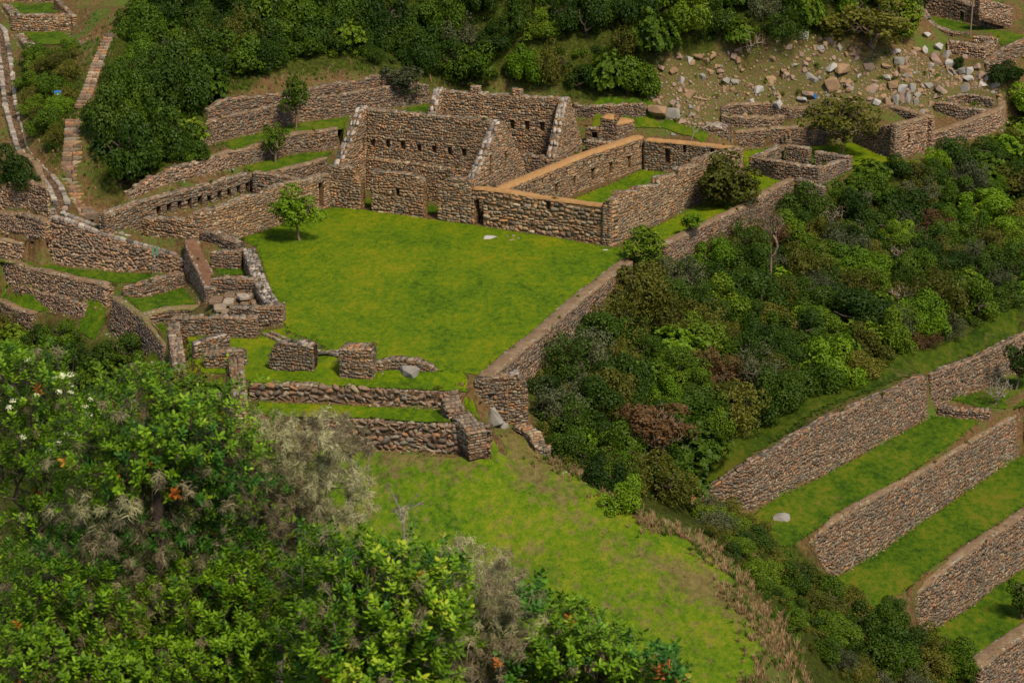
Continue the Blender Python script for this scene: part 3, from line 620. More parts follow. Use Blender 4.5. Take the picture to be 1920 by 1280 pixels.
# --- top right enclosure
ZE = 7.6
Eh = empty('walled_enclosure', tuple(P(1740, 25, ZE)), 'stone enclosure around a lawn at the very top right, above the boulders', 'ruined enclosure')
W('', [B(1735, 27, ZE, -14), B(1770, 33, ZE, -10), B(1815, 42, ZE, 10), B(1860, 55, ZE, 20), B(1896, 50, ZE, 12)], th=.9, root=Eh, pal='pink', ragged=.05, n=6, batter=0, holes=[(5.0, 5.6, ZE - .1, ZE + 1.0)], back=ZE + 1.2, front=ZE)
W('', [T(1838, -4, ZE + 3.6, 1.8), T(1895, 12, ZE + 2.4, 1.8)], th=.8, root=Eh, pal='pink', ragged=.05, n=6, batter=0)
W('', [B(1712, 33, ZE, 12), B(1722, 47, ZE, 20), B(1745, 62, 7.3, 48), B(1785, 72, 7.1, 60), B(1810, 82, 6.8, 64)], th=.8, root=Eh, pal='pink', ragged=.08, n=6, batter=.05, front='zb', back='zt')
W('', [B(1775, 100, 6.6, 77), B(1822, 108, 6.4, 85), B(1845, 112, 6.3, 90), B(1869, 94, 6.9, 74)], th=.8, root=Eh, pal='pink', ragged=.06, n=6, batter=.05, front='zb', back='zt')
W('', [B(1824, 84, 7.35, 68), B(1868, 90, 7.2, 73)], th=.7, root=Eh, pal='pink', ragged=.04, n=6, batter=0)
W('', [B(1850, 145, 5.2, 118), B(1886, 122, 6.2, 92), B(1925, 98, 7.2, 75), B(1960, 80, 8, 58)], th=.8, root=Eh, pal='mixed', ragged=.04, n=6, batter=.05, front='zb', back='zt')
# --- top left terraces
Tl = empty('terrace_steps', tuple(P(20, 55, 10.5)), 'two stepped garden terraces with orange stone walls in the top left corner', 'stone terrace')
W('', [B(20, 58, 10.5, 28), B(70, 60, 10.5, 28), B(143, 57, 10.5, 28)], th=.7, root=Tl, pal='warm', core='core_warm', top='pale', ragged=.03, n=6, front=10.5, back=12.05)
W('', [B(145, 57, 10.5, 30), B(110, 20, 12.0, -4)], th=.5, root=Tl, pal='warm', core='core_warm', ragged=.0, n=6, batter=0)
W('', [T(3, 8, 12.1, 1.), T(22, 28, 12.1, 1.)], th=.9, root=Tl, pal='pale', core='core_warm', top='pale', ragged=.03, n=6, batter=0)
W('', [B(-40, 0, 12.3, -25), B(110, 4, 12.2, -20)], th=.7, root=Tl, pal='warm', core='core_warm', ragged=.03, n=6, front=12.2, back=13.4)
W('', [B(52, 112, 9.0, 87), B(100, 113, 9.0, 88), B(170, 106, 9.2, 88)], th=.7, root=Tl, pal='mixed', ragged=.03, n=6, front='zb', back=10.4)
W('', [T(28, 64, 10.6, 1.3), T(52, 88, 10.4, 1.3)], th=.9, root=Tl, pal='pale', core='core_warm', ragged=.03, n=6, batter=0)
W('', [T(170, 88, 10.4, 1.0), T(138, 61, 10.5, .8)], th=1.0, root=Tl, pal='pale', ragged=.03, n=6, batter=0)
# --- left side: the wall carrying the channel and the terraces under it
zs = -1.5
W('big curved retaining wall that carries the stone water channel, left of the niched hall', [B(80, 490, zs, 404), B(130, 498, zs, 419), B(180, 503, zs, 438), B(235, 508, zs, 455), B(290, 510, zs, 470), B(345, 513, zs, 488)],
  th=1.6, front=zs, back=1.2, pal='pink', top='pale', ragged=.02, batter=.08, rows=(.13, .28), wide=(.18, .5), faces='FT')
W('third rubble wall down the left edge slope, just over the grass strip', [B(-60, 482, zs, 447), B(0, 484, zs, 449), B(78, 490, zs, 463)], th=.7, front=zs, back=.4, pal='pink', ragged=.1, cap='cap_dirt')
W('second rubble wall down the left edge slope', [B(-60, 428, .7, 395), B(0, 431, .7, 397), B(84, 446, .7, 415)], th=.7, front=.6, back=2.2, pal='pink', ragged=.15, cap='cap_dirt', n=6)
W('uppermost rubble wall on the left edge slope beneath the channel', [B(-60, 390, 2.4, 345), B(0, 391, 2.4, 343), B(50, 392, 2.5, 340), B(92, 400, 2.6, 352), B(80, 340, 3.6, 312), B(45, 300, 4.4, 280)], th=.7, front='zb', back='zt', pal='pink', ragged=.15, n=6, cap='cap_dirt')
W('curving terrace wall below the grass strip on the left', [B(-60, 518, -3.0, 486), B(0, 523, -3.1, 491), B(73, 543, -3.2, 507), B(146, 564, -3.3, 526), B(198, 577, -3.4, 534), B(215, 575, -3.4, 537)], th=.8, front='zb', back=zs - .05, pal='pink', ragged=.06, cap='cap_dirt')
W('lower curving terrace wall ending in a broken dark notch', [B(-60, 545, -4.3, 520), B(0, 549, -4.4, 525), B(87, 577, -4.4, 552), B(146, 595, -4.4, 568), B(158, 598, -4.4, 574)], th=.7, front='zb', back=-3.3, pal='pink', ragged=.1, top='mixed')
W('lowest bit of terrace wall at the left edge above the bushes', [B(-60, 605, -6, 560), B(0, 605, -6, 566), B(60, 622, -6, 590)], th=.7, front='zb', back=-4.6, pal='mixed', ragged=.1, cap='cap_dirt', n=6)
W('short divider wall between the grass strip and the small square lawn', [B(230, 553, -1.8, 543), B(262, 557, -1.9, 535), B(300, 549, -1.9, 523), B(347, 537, -1.9, 512)], th=.75, pal='mixed', ragged=.06, top='mixed', front=-1.9, back=zs)
W('tall battered wall holding the small square lawn, topped with mossy stones', [T(303, 649, -2.6, 1.5), T(258, 595, -1.95, 2.6), T(203, 558, -1.75, 3.0)][::-1], th=.8, pal='pink', ragged=.04, cap='cap_moss', batter=.1, front='zb', back=-1.95)
W('mossy low wall at the near side of the small square lawn', [B(262, 607, -2.6, 592), B(320, 600, -2.6, 580), B(379, 590, -2.4, 576)], th=.7, pal='mixed', ragged=.05, cap='cap_moss', front=-2.7, back=-1.95)
Rm = empty('stone_rooms', tuple(P(395, 590, -1.9)), 'small roofless stone rooms with a slab-paved floor on the left edge of plaza', 'ruined rooms')
W('', [B(395, 597, -2.2, 560), B(382, 575, -2.0, 535), B(368, 553, -1.9, 505), B(352, 528, -1.8, 472), B(346, 515, -1.6, 449)][::-1], th=1.25, root=Rm, pal='pink', core='core_warm', ragged=.04, cap='cap_red', batter=.04, faces='F')
W('', [B(288, 466, -.4, 449), B(310, 457, -.3, 438), B(343, 450, -.2, 430)], th=.6, root=Rm, pal='warm', core='core_warm', ragged=.05, batter=0)
W('', [B(344, 462, -.4, 431), B(372, 470, -.4, 434), B(400, 479, -.3, 438), B(445, 492, -.3, 455)], th=.8, root=Rm, pal='mixed', ragged=.06, batter=0)
W('', [B(395, 500, 0, 474), B(452, 504, 0, 470)], th=.6, root=Rm, pal='mixed', core='core_warm', ragged=.03, batter=0)
W('', [B(396, 546, 0, 524), B(430, 549, 0, 521), B(486, 551, 0, 524)], th=.75, root=Rm, pal='mixed', ragged=.03, batter=0, top='pale')
W('', [T(478, 464, 1.5, 1.6), T(491, 500, 1.1, 1.4), T(506, 540, .8, 1.2), T(526, 574, .6, 1.3)][::-1], th=1.0, root=Rm, pal='mixed', ragged=.10, batter=0, top='white', faces='FTB')
W('', [B(430, 612, -.9, 577), B(484, 622, -.8, 577), B(531, 612, -.3, 573)], th=.8, root=Rm, pal='mixed', core='core_warm', ragged=.03, batter=.02, top='pale', faces='FTB')
W('', [B(386, 573, -1.0, 541), B(409, 571, -1., 541)], th=.6, root=Rm, pal='mixed', ragged=.05, batter=0, top='white')
ZCt = -.7
W('flat-topped stone wall in front of the paved rooms', [B(322, 630, ZCt, 597), B(400, 631, ZCt, 594), B(483, 632, ZCt, 597)], th=.75, pal='mixed', core='core_warm', ragged=.03, batter=0, top='pale', faces='FTB')
W('wall with a broad pale top running downhill from the corner of the flat-topped wall', [T(335, 602, .62, 1.5), T(341, 640, .1, 1.7), T(349, 692, -.6, 2.0)][::-1], th=.85, pal='pink', ragged=.03, batter=0, top='pale', faces='FTB')
W('crooked ruined corner wall with a dark inner face, left of the second downhill wall', [B(367, 690, -1.1, 648), B(400, 680, -.9, 634), B(432, 668, -.7, 627)], th=.7, pal='grey', ragged=.06, batter=0, top='white', faces='FTB')
W('dark stub of wall closing the ruined corner beside the downhill wall', [B(384, 706, -1.1, 664), B(430, 706, -1.1, 658), B(464, 695, -.9, 655)], th=.7, pal='grey', ragged=.04, batter=0, top='pale', faces='FTB')
W('second downhill wall with a pale stone top, running down into the bushes', [T(455, 667, .6, 1.6), T(458, 700, -.1, 1.8), T(463, 748, -1.1, 2.0)][::-1], th=.95, pal='pink', ragged=.03, batter=0, top='pale', faces='FTB')
ZL = -0.5
W('broken trapezoid stub of wall between the drain and the ruined corner', [B(504, 692, ZL, 676), B(512, 694, ZL, 656), B(523, 695, ZL, 641), B(568, 699, ZL, 646), B(586, 702, ZL, 650), B(588, 702, ZL, 664)], th=1.1, pal='grey', ragged=.04, batter=0, top='white', faces='FTB', name='wall_stub', cat='wall stub')
W('square freestanding pillar of stones with a flat top beside the boulder', [B(637, 708, ZL, 654), B(668, 711, ZL, 655), B(699, 712, ZL, 653)], th=1.6, pal='mixed', core='core_warm', ragged=.02, batter=0, top='warm', faces='FTB', name='stone_pillar', cat='stone pillar')
W('low curved wall with a rounded top behind the grey boulder', [B(702, 698, ZL + .2, 680), B(740, 698, ZL + .2, 674), B(780, 702, ZL + .2, 676), B(810, 706, ZL + .1, 687), B(826, 708, ZL, 701)], th=.7, pal='mixed', core='core_warm', ragged=.05, batter=.05, top='mixed', faces='FTB')
W('long retaining wall across the front of the plaza, upper one of two', [B(468, 747, -1.65, 719), B(560, 752, -1.65, 723), B(700, 758, -1.68, 729), B(800, 764, -1.7, 734), B(862, 769, -1.7, 738)], th=.7, pal='mixed', ragged=.04, batter=.03, top='pale', front=-1.7, back=ZL - .1, wide=(.28, .8), rows=(.2, .42))
W('stone side wall stepping down at the right end of the long retaining walls', [T(858, 741, -.5, 1.4), T(872, 768, -1.1, 1.4)][::-1], th=1.2, pal='pale', ragged=.02, batter=0, top='pale', faces='FTB')
W('lower stone side wall with a pinkish top, right end of the lowest retaining wall', [T(880, 772, -1.2, 1.2), T(912, 806, -1.75, 1.4)][::-1], th=1.3, pal='pale', ragged=.02, batter=0, top='pale', faces='FTB')
W('long retaining wall at the edge of the big field, lower one of two', [B(500, 828, -3.75, 786), B(600, 836, -3.75, 786), B(700, 842, -3.78, 788), B(800, 848, -3.8, 797), B(920, 857, -3.8, 802)], th=.8, pal='mixed', ragged=.05, batter=.04, top='pale', front=-3.8, back=-1.75, wide=(.26, .8), rows=(.2, .46))
W('broken wall with a small square hole beside the foot of the path', [B(890, 730, -.8, 711), B(905, 745, -1.3, 711), B(935, 785, -2.9, 710), B(953, 798, -3.4, 706)], th=.8, pal='grey', core='core_dark', ragged=.05, batter=.02, top='mixed', holes=[(1.0, 1.35, ztop(P(918, 760, -2.4).y, 738), ztop(P(918, 760, -2.4).y, 727), .5)], front='zb')
W('tall round-topped pillar of dark stones at the corner of the plaza wall', [B(954, 797, -3.4, 706), B(970, 797, -3.4, 700), B(984, 796, -3.4, 712), B(990, 794, -3.4, 735)], th=1.3, pal='grey', ragged=.02, batter=.01, top='white', faces='FTB', name='stone_pillar', cat='stone pillar', front='zb')
W('low stone kerb wall leading down from the tall pillar to the field', [B(962, 806, -3.5, 797), B(990, 828, -3.8, 812), B(1003, 850, -4.0, 838), B(1030, 854, -4.0, 842)], th=.9, pal='pale', ragged=.03, batter=0, top='warm', faces='FTB')
W('long straight retaining wall with an earthen top along the right side of the plaza', [T(925, 707, .12, 2.0), T(972, 666, .12, 2.3), T(1030, 621, .12, 2.5), T(1090, 566, .12, 2.5), T(1140, 527, .12, 2.3), T(1188, 491, .12, 1.8)], th=1.15, front='zb', back=0., pal='mixed', ragged=.02, cap='cap_dirt', batter=.05)
# --- big terraces on the right
zt1, zt2, zt3, zt4 = -11.3, -15.5, -19.7, -24.0
W('uppermost big terrace wall on the right, its left end sinking into the bushes', [B(1290, 963, zt1 + .5, 944), B(1330, 958, zt1 + .2, 921), B(1386, 957, zt1, 883), B(1413, 953, zt1, 867), B(1460, 929, zt1, 843), B(1508, 905, zt1, 812), B(1545, 889, zt1, 791), B(1625, 844, zt1, 754), B(1694, 806, zt1, 726), B(1738, 782, zt1, 706)],
  th=.9, front='zb', back='zt', pal='mixed', ragged=.07, batter=.07, top='mixed', wide=(.14, .38), rows=(.13, .28))
W('far end of the uppermost big terrace wall, beyond the dark gap', [B(1747, 766, zt1 - .1, 702), B(1811, 738, zt1 - .1, 680), B(1870, 713, zt1 - .1, 653), B(1935, 683, zt1 - .1, 622)], th=.9, front='zb', back='zt', pal='mixed', ragged=.05, batter=.07, top='mixed', n=6, rows=(.13, .28))
W('second big terrace wall on the right with a broad earthen top', [B(1508, 1108, zt2, 1024), B(1577, 1075, zt2, 972), B(1652, 1030, zt2, 930), B(1731, 974, zt2, 885), B(1811, 919, zt2, 837), B(1860, 887, zt2, 807), B(1896, 862, zt2, 786), B(1990, 800, zt2, 724)],
  th=.95, front=zt2, back=zt1, pal='mixed', core='core_warm', ragged=.03, batter=.07, cap='cap_dirt', wide=(.2, .5), rows=(.13, .28))
W('third big terrace wall on the right with a broad earthen top', [B(1692, 1205, zt3, 1134), B(1758, 1173, zt3, 1083), B(1811, 1142, zt3, 1041), B(1865, 1100, zt3, 1004), B(1940, 1050, zt3, 957)], th=1.1, front=zt3, back=zt2, pal='mixed', ragged=.03, batter=.07, cap='cap_dirt', wide=(.2, .5), rows=(.13, .28))
W('lowest big terrace wall, only its pale top showing in the bottom right corner', [T(1845, 1252, zt4 + 4.3, 3), T(1885, 1222, zt4 + 4.3, 4.2), T(1950, 1178, zt4 + 4.3, 4.2)], th=1.5, front='zb', back=zt3, pal='mixed', ragged=.03, batter=.07, cap='cap_dirt', n=6)
W('low double wall crossing the end of the upper right terrace lawn', [B(1757, 778, zt1, 763), B(1830, 785, zt1, 770), B(1856, 787, zt1, 772)], th=.8, pal='mixed', ragged=.03, batter=0, top='mixed', front=zt1, back=zt1 - .1)
0 and W('end piece of the second big terrace wall, past the dark recess at the right edge', [B(1897, 868, zt2 + .1, 776), B(1985, 815, zt2 + .1, 728)], th=1.2, front='zb', back=zt1 + .2, pal='mixed', ragged=.03, batter=.05, top='mixed', n=6)
# ------------------------------------------------------------------ terrain
def lin(points, z=None, d=.5):
    """ground line through surveyed spots"""
    w = [P(*p) for p in points]
    for a, b in zip(w[:-1], w[1:]):
        n = max(1, int((b - a).length / d))
        for i in range(n): q = a.lerp(b, i / n); BREAK.append(tuple(q))
    BREAK.append(tuple(w[-1]))
LAWNS = []
def lawn(poly, z, mat, flat=True, name='lawn', inset=0, rag=.12):
    w = [P(x, y, z) if not isinstance(z, (list, tuple)) else P(x, y, z[i]) for i, (x, y) in enumerate(poly)]
    LAWNS.append((w, flat, mat, name, rag))
    if flat:
        n = len(w)
        for i in range(n):
            a, b = w[i], w[(i + 1) % n]; k = max(1, int((b - a).length / .6))
            for j in range(k): BREAK.append(tuple(a.lerp(b, j / k)))
lawn([(455, 447), (487, 437), (539, 418), (599, 395), (625, 390), (676, 393), (693, 396), (745, 403), (795, 410), (840, 416), (885, 422), (940, 431), (1020, 443), (1080, 453), (1140, 465), (1164, 464), (1172, 484), (1120, 528), (1070, 566), (1010, 618), (950, 662), (900, 704), (862, 699),
      (830, 697), (780, 690), (700, 684), (640, 668), (590, 640), (540, 622), (532, 605), (520, 570), (505, 535), (492, 495), (480, 462), (462, 455)], 0, 'lawn', name='plaza_lawn')
lawn([(1075, 374), (1140, 348), (1204, 319), (1230, 322), (1300, 330), (1300, 350), (1235, 380), (1180, 402), (1120, 405), (1040, 412), (960, 420), (955, 416), (1040, 392)], 0, 'lawn', name='hall_lawn')
lawn([(1168, 462), (1212, 434), (1273, 404), (1330, 380), (1395, 352), (1400, 320), (1388, 285), (1440, 279), (1500, 278), (1560, 272), (1600, 268), (1650, 292), (1700, 304), (1735, 300), (1700, 310), (1640, 315), (1598, 322), (1560, 340), (1535, 353), (1490, 346), (1455, 343), (1470, 352), (1440, 365), (1400, 382), (1350, 404), (1290, 432), (1245, 455), (1210, 480), (1180, 485)], 0, 'lawn', name='side_lawn')
lawn([(1440, 303), (1475, 290), (1520, 296), (1570, 303), (1540, 310), (1500, 310)], 0.02, 'lawn_deep', name='room_grass')
lawn([(640, 383), (660, 372), (700, 372), (760, 380), (850, 392), (860, 405), (800, 400), (700, 388)], 0.0, 'lawn_deep', name='room_grass')
lawn([(457, 317), (475, 322), (517, 324), (560, 312), (607, 300), (621, 284), (590, 286), (555, 290), (500, 303), (463, 311)], 2.5, 'lawn_deep')
lawn([(420, 270), (436, 282), (500, 268), (550, 253), (590, 249), (645, 243), (652, 220), (600, 227), (560, 232), (514, 244), (440, 262)], 3.95, 'lawn_deep')
lawn([(740, 212), (800, 196), (830, 198), (840, 212), (790, 214), (750, 222)], 3.95, 'lawn_deep')
lawn([(1095, 262), (1120, 228), (1200, 228), (1260, 250), (1330, 278), (1320, 290), (1250, 268), (1200, 262)], [1.0, 1.8, 1.8, 1.0, .4, .2, .5, .8], 'lawn_deep', flat=False)
lawn([(-60, 490), (0, 488), (80, 494), (140, 506), (220, 512), (300, 514), (335, 518), (300, 521), (262, 531), (215, 530), (168, 524), (130, 512), (80, 503), (0, 491), (-60, 493)], zs, 'lawn_deep')
lawn([(237, 557), (262, 561), (300, 553), (342, 540), (356, 556), (372, 578), (330, 582), (268, 588), (250, 572)], -1.9, 'lawn_deep')
lawn([(274, 612), (310, 605), (318, 625), (316, 650), (296, 630)], -2.8, 'lawn_deep')
lawn([(-60, 551), (0, 552), (60, 566), (90, 582), (60, 588), (20, 572), (-60, 556)], -4.5, 'lawn_deep', flat=False)
lawn([(352, 632), (480, 636), (500, 628), (580, 655), (640, 676), (700, 707), (780, 714), (830, 719), (862, 722), (880, 735), (800, 731), (700, 727), (560, 720), (472, 717), (440, 700), (378, 700), (360, 672)], ZL, 'lawn', name='court_lawn')
lawn([(405, 504), (478, 505), (481, 514), (412, 517)], .02, 'lawn_deep', name='room_grass')
lawn([(484, 754), (560, 757), (700, 763), (845, 770), (848, 790), (800, 792), (700, 784), (600, 782), (520, 782), (486, 775)], -1.7, 'lawn')
lawn([(380, 704), (418, 712), (420, 790), (395, 790), (382, 740)], -2.6, 'lawn_deep', flat=False)
lawn([(253, 680), (300, 672), (304, 700), (262, 706)], -4.6, 'lawn_deep', flat=False)
lawn([(150, 602), (198, 582), (198, 612), (175, 625), (150, 615)], -4.5, 'lawn_deep', flat=False)
field = [(640, 846, -3.8), (920, 862, -3.8), (945, 812, -3.5), (985, 820, -3.7), (1000, 845, -3.95), (1060, 880, -4.3), (1140, 930, -5.0), (1200, 975, -5.4), (1260, 1000, -5.8), (1320, 1030, -6.1), (1375, 1090, -6.5), (1390, 1130, -6.8), (1430, 1165, -7.0), (1425, 1220, -7.2), (1400, 1300, -7.6), (1380, 1400, -8.2),
         (900, 1420, -8), (500, 1300, -8), (300, 1100, -7.5), (380, 900, -5.0), (500, 850, -4.0)]
lawn([p[:2] for p in field], [p[2] for p in field], 'lawn_worn', flat=False, name='field_grass', rag=.4)
lin(field)
lawn([(1425, 955), (1466, 930), (1550, 891), (1630, 846), (1700, 808), (1750, 780), (1835, 789), (1800, 822), (1732, 870), (1660, 914), (1580, 955), (1512, 1005), (1480, 1025), (1440, 1020), (1405, 985)], zt1, 'lawn_deep')
lawn([(1560, 1088), (1580, 1077), (1655, 1033), (1733, 978), (1813, 922), (1898, 866), (1985, 815), (1985, 905), (1865, 985), (1812, 1018), (1752, 1060), (1690, 1112), (1640, 1140), (1575, 1115)], zt2, 'lawn_deep')
lawn([(1740, 1185), (1762, 1174), (1815, 1143), (1868, 1102), (1960, 1040), (1980, 1130), (1890, 1205), (1850, 1235), (1800, 1250), (1740, 1220)], zt3, 'lawn_deep')
lawn([(1780, 748), (1840, 735), (1880, 716), (1960, 690), (1985, 740), (1900, 767), (1840, 764)], zt1 - .05, 'lawn_deep')
lawn([(1325, 905), (1390, 868), (1440, 838), (1512, 795), (1550, 777), (1630, 740), (1700, 711), (1740, 693), (1800, 668), (1870, 640), (1960, 600), (1960, 570), (1870, 605), (1790, 640), (1720, 668), (1640, 700), (1560, 735), (1480, 768), (1400, 815), (1350, 850), (1300, 890)], -8, 'lawn_dark', flat=False, name='slope_turf', rag=.5)
lawn([(470, 706), (440, 700), (400, 690), (356, 690), (350, 640), (480, 636), (495, 618), (540, 624), (590, 642), (640, 670), (700, 686), (780, 692), (830, 699), (866, 704), (890, 735), (900, 745), (884, 745), (866, 727), (800, 719), (700, 714), (560, 708)], -.35, 'lawn', flat=False, name='court_slope_grass', rag=.2)
lawn([(18, 6), (95, 5), (110, 24), (60, 26), (30, 25)], 12.1, 'lawn_deep')
lawn([(42, 61), (130, 61), (145, 84), (72, 84), (55, 72)], 10.5, 'lawn_deep')
lawn([(1740, 30), (1780, 38), (1830, 50), (1880, 60), (1925, 66), (1925, 78), (1880, 85), (1868, 76), (1820, 72), (1780, 60), (1752, 52)], ZE, 'lawn_deep')
# flat ground inside rooms and courts
for r in ([(632, 384, 0), (884, 418, 0), (960, 416, 0), (1200, 322, 0), (1360, 330, 0), (1300, 380, 0), (1150, 455, 0)], [(205, 425, 0), (330, 400, 0), (430, 375, 0), (560, 380, 0), (440, 420, 0)],
          [(300, 470, -.8), (340, 480, -.8), (340, 500, -1.3)], [(400, 500, -.1), (450, 508, -.1), (480, 512, -.1)], [(400, 545, -.1), (420, 570, -.1), (470, 565, -.1), (400, 580, -.4)], [(355, 625, -1.8), (420, 626, -1.3)],
          [(700, 300, 0), (800, 310, 0), (900, 300, 0), (950, 300, 0), (1090, 290, .3), (1100, 255, 1.1), (1000, 260, .3)], [(640, 330, .4), (640, 280, 2.0), (700, 240, 3.2), (790, 222, 3.7), (900, 212, 3.2), (1000, 210, 2.8)]): lin(r)
# the slopes
G = [(-100, 60, 10.5), (0, 62, 10.6), (12, 130, 8.4), (20, 200, 6.6), (45, 285, 4.6), (80, 325, 3.8), (102, 352, 3.3), (118, 385, 2.8), (-100, 200, 6.5), (-100, 285, 4.6),
     (60, 130, 8.8), (110, 180, 8.0), (80, 240, 6.3), (110, 300, 4.8), (205, 70, 12.0), (190, 130, 10.0), (160, 200, 8.0), (135, 232, 7.2), (135, 280, 5.6), (140, 340, 3.3), (155, 400, 1.2), (170, 418, .5),
     (200, 390, 1.5), (225, 350, 3.0), (200, 300, 5.0), (200, 200, 8.6), (300, 300, 4.2), (300, 200, 7.5), (300, 100, 9.8), (300, 20, 12.0), (370, 290, 3.6), (380, 210, 6.2), (380, 150, 8.2), (230, 20, 13), (150, 15, 12.6),
     (480, 150, 8.0), (480, 100, 9.6), (480, 50, 11.2), (480, 0, 12.8), (650, 140, 7.2), (650, 100, 8.8), (650, 50, 10.9), (650, 0, 12.8), (820, 170, 4.7), (820, 130, 6.4), (820, 70, 9.1), (820, 0, 12.4),
     (950, 180, 4.0), (950, 140, 5.9), (950, 80, 8.8), (950, 0, 12.6), (1100, 185, 4.0), (1100, 150, 5.5), (1100, 100, 8), (1100, 50, 10.3), (1100, 0, 12.5), (1230, 190, 4.0), (1230, 150, 5.5), (1230, 100, 8), (1230, 50, 10.3), (1230, 0, 12.5),
     (1250, 225, 2.3), (1300, 205, 3.2), (1290, 235, 2.0), (1350, 190, 3.7), (1350, 150, 5.3), (1350, 100, 7.8), (1350, 50, 10.3), (1350, 0, 12.5), (1450, 190, 3.7), (1450, 150, 5.4), (1450, 100, 7.9), (1450, 50, 10.4), (1450, 0, 12.5),
     (1560, 195, 3.6), (1560, 150, 5.4), (1560, 100, 7.8), (1560, 60, 9.9), (1560, 0, 12.3), (1640, 190, 3.8), (1640, 150, 5.2), (1640, 100, 7.6), (1640, 50, 9.8), (1640, 0, 12.2), (1700, 190, 3.8), (1720, 150, 5.2), (1700, 90, 7.4),
     (1750, 150, 5.1), (1800, 150, 4.9), (1850, 165, 4.3), (1780, 115, 6.2), (1690, 40, 9.6), (1690, 0, 11.6), (1700, 212, 2.6), (1760, 225, 2.1), (1780, 232, 1.9), (1800, 245, 1.2),
     (1900, 180, 3.6), (1900, 230, 1.0), (1900, 270, -.6), (1850, 300, -1.6), (1750, 310, -.9), (1960, 150, 4.5), (2050, 200, 2.5), (2050, 80, 7.5), (2050, 0, 12), (1750, -40, 11), (1850, -60, 11.5), (1950, -60, 11.5),
     (1620, 330, -1.0), (1700, 330, -1.6), (1560, 360, -1.6), (1500, 370, -2.0), (1440, 400, -2.2), (1380, 430, -2.4), (1300, 470, -2.5), (1230, 495, -2.2), (1200, 520, -2.2), (1160, 560, -2.7), (1100, 620, -3.0), (1040, 680, -3.4), (1010, 730, -3.9), (1010, 790, -4.2), (1050, 850, -4.6),
     (1800, 400, -3.6), (1900, 400, -4.0), (1950, 500, -6.0), (1650, 420, -3.8), (1750, 500, -5.2), (1550, 470, -4.0), (1650, 550, -5.4), (1850, 580, -7.0), (1450, 520, -4.2), (1400, 620, -5.0), (1550, 640, -6.4), (1700, 660, -7.4), (1300, 560, -3.9), (1250, 650, -4.8), (1350, 720, -6.3), (1500, 740, -7.4), (1920, 600, -7.6),
     (1150, 720, -4.7), (1200, 800, -5.8), (1300, 840, -7.3), (1420, 800, -8.0), (1350, 880, -8.6), (1280, 900, -8.2), (1150, 860, -5.6), (1100, 800, -4.8), (1200, 920, -6.3), (1260, 960, -7.6), (1300, 970, -9.0),
     (1330, 990, -7.6), (1400, 990, -10.5), (1420, 1040, -9.5), (1450, 1060, -11.5), (1490, 1100, -14), (1450, 1120, -9.0), (1500, 1160, -12), (1550, 1130, -15.3), (1600, 1180, -16.5), (1560, 1230, -14), (1480, 1240, -9.5), (1650, 1250, -18.5), (1720, 1240, -19.9), (1500, 1330, -11), (1650, 1350, -18.5), (1800, 1320, -24), (2050, 1250, -25.5), (2050, 1120, -20), (1930, 1330, -28),
     (0, 600, -6.3), (60, 650, -7), (-80, 700, -9), (100, 640, -5.4), (200, 700, -6.4), (60, 760, -9), (250, 660, -5.3), (290, 720, -5.5), (330, 700, -3.2), (360, 760, -5), (250, 800, -7.5), (100, 900, -11), (-80, 900, -12), (400, 800, -4.0), (440, 760, -3.0), (470, 800, -3.5), (360, 720, -1.6), (150, 1100, -12), (-100, 1200, -14),
     (890, 715, -.3), (880, 725, -.6), (905, 770, -2.4), (925, 790, -3.1), (880, 760, -1.9), (900, 800, -3.2), (940, 800, -3.4), (1440, 250, 1.4), (1330, 250, 1.2)]
BREAK += [tuple(P(*g)) for g in G]
lin([(-30, 30, 11.2), (0, 62, 10.6), (12, 130, 8.4), (20, 200, 6.6), (45, 285, 4.6), (80, 325, 3.8), (102, 352, 3.3), (116, 385, 2.9)])
lin([(163, 414, .6), (150, 395, 1.3), (139, 370, 2.2), (134, 330, 3.6), (136, 290, 5.2), (138, 250, 6.6), (146, 215, 7.5), (158, 188, 8.3), (176, 140, 9.8), (195, 90, 11.3), (206, 60, 12.3)])
BREAK += [(x, y, z) for x, y, z in [
    (-110, 255, 22), (-60, 262, 24), (0, 262, 24), (60, 275, 18), (110, 262, 10), (-120, 320, 45), (0, 330, 55), (120, 330, 40), (-120, 200, 3), (120, 200, -22), (110, 150, -34), (90, 165, -30), (-120, 150, -22), (-90, 130, -22), (-120, 90, -18), (120, 90, -42), (70, 120, -32), (45, 120, -24),
    (-6, 0, 50.3), (6, 0, 50.2), (0, -20, 52), (-40, -20, 50), (40, -20, 48), (-60, 0, 42), (60, 0, 38), (0, 12, 44.2), (-8, 12, 44.8), (8, 12, 43), (0, 25, 36.5), (-20, 25, 36), (20, 25, 33), (0, 60, 17), (-25, 60, 14), (25, 60, 11), (0, 95, .5), (-20, 95, 0), (15, 95, -3), (40, 90, -14),
    (-50, 60, 8), (60, 60, -6), (-60, 25, 26), (60, 25, 16), (-50, 100, -8), (-30, 122, -9), (120, 20, -10), (-120, 20, 5), (-120, -20, 20), (120, -20, 10)]]
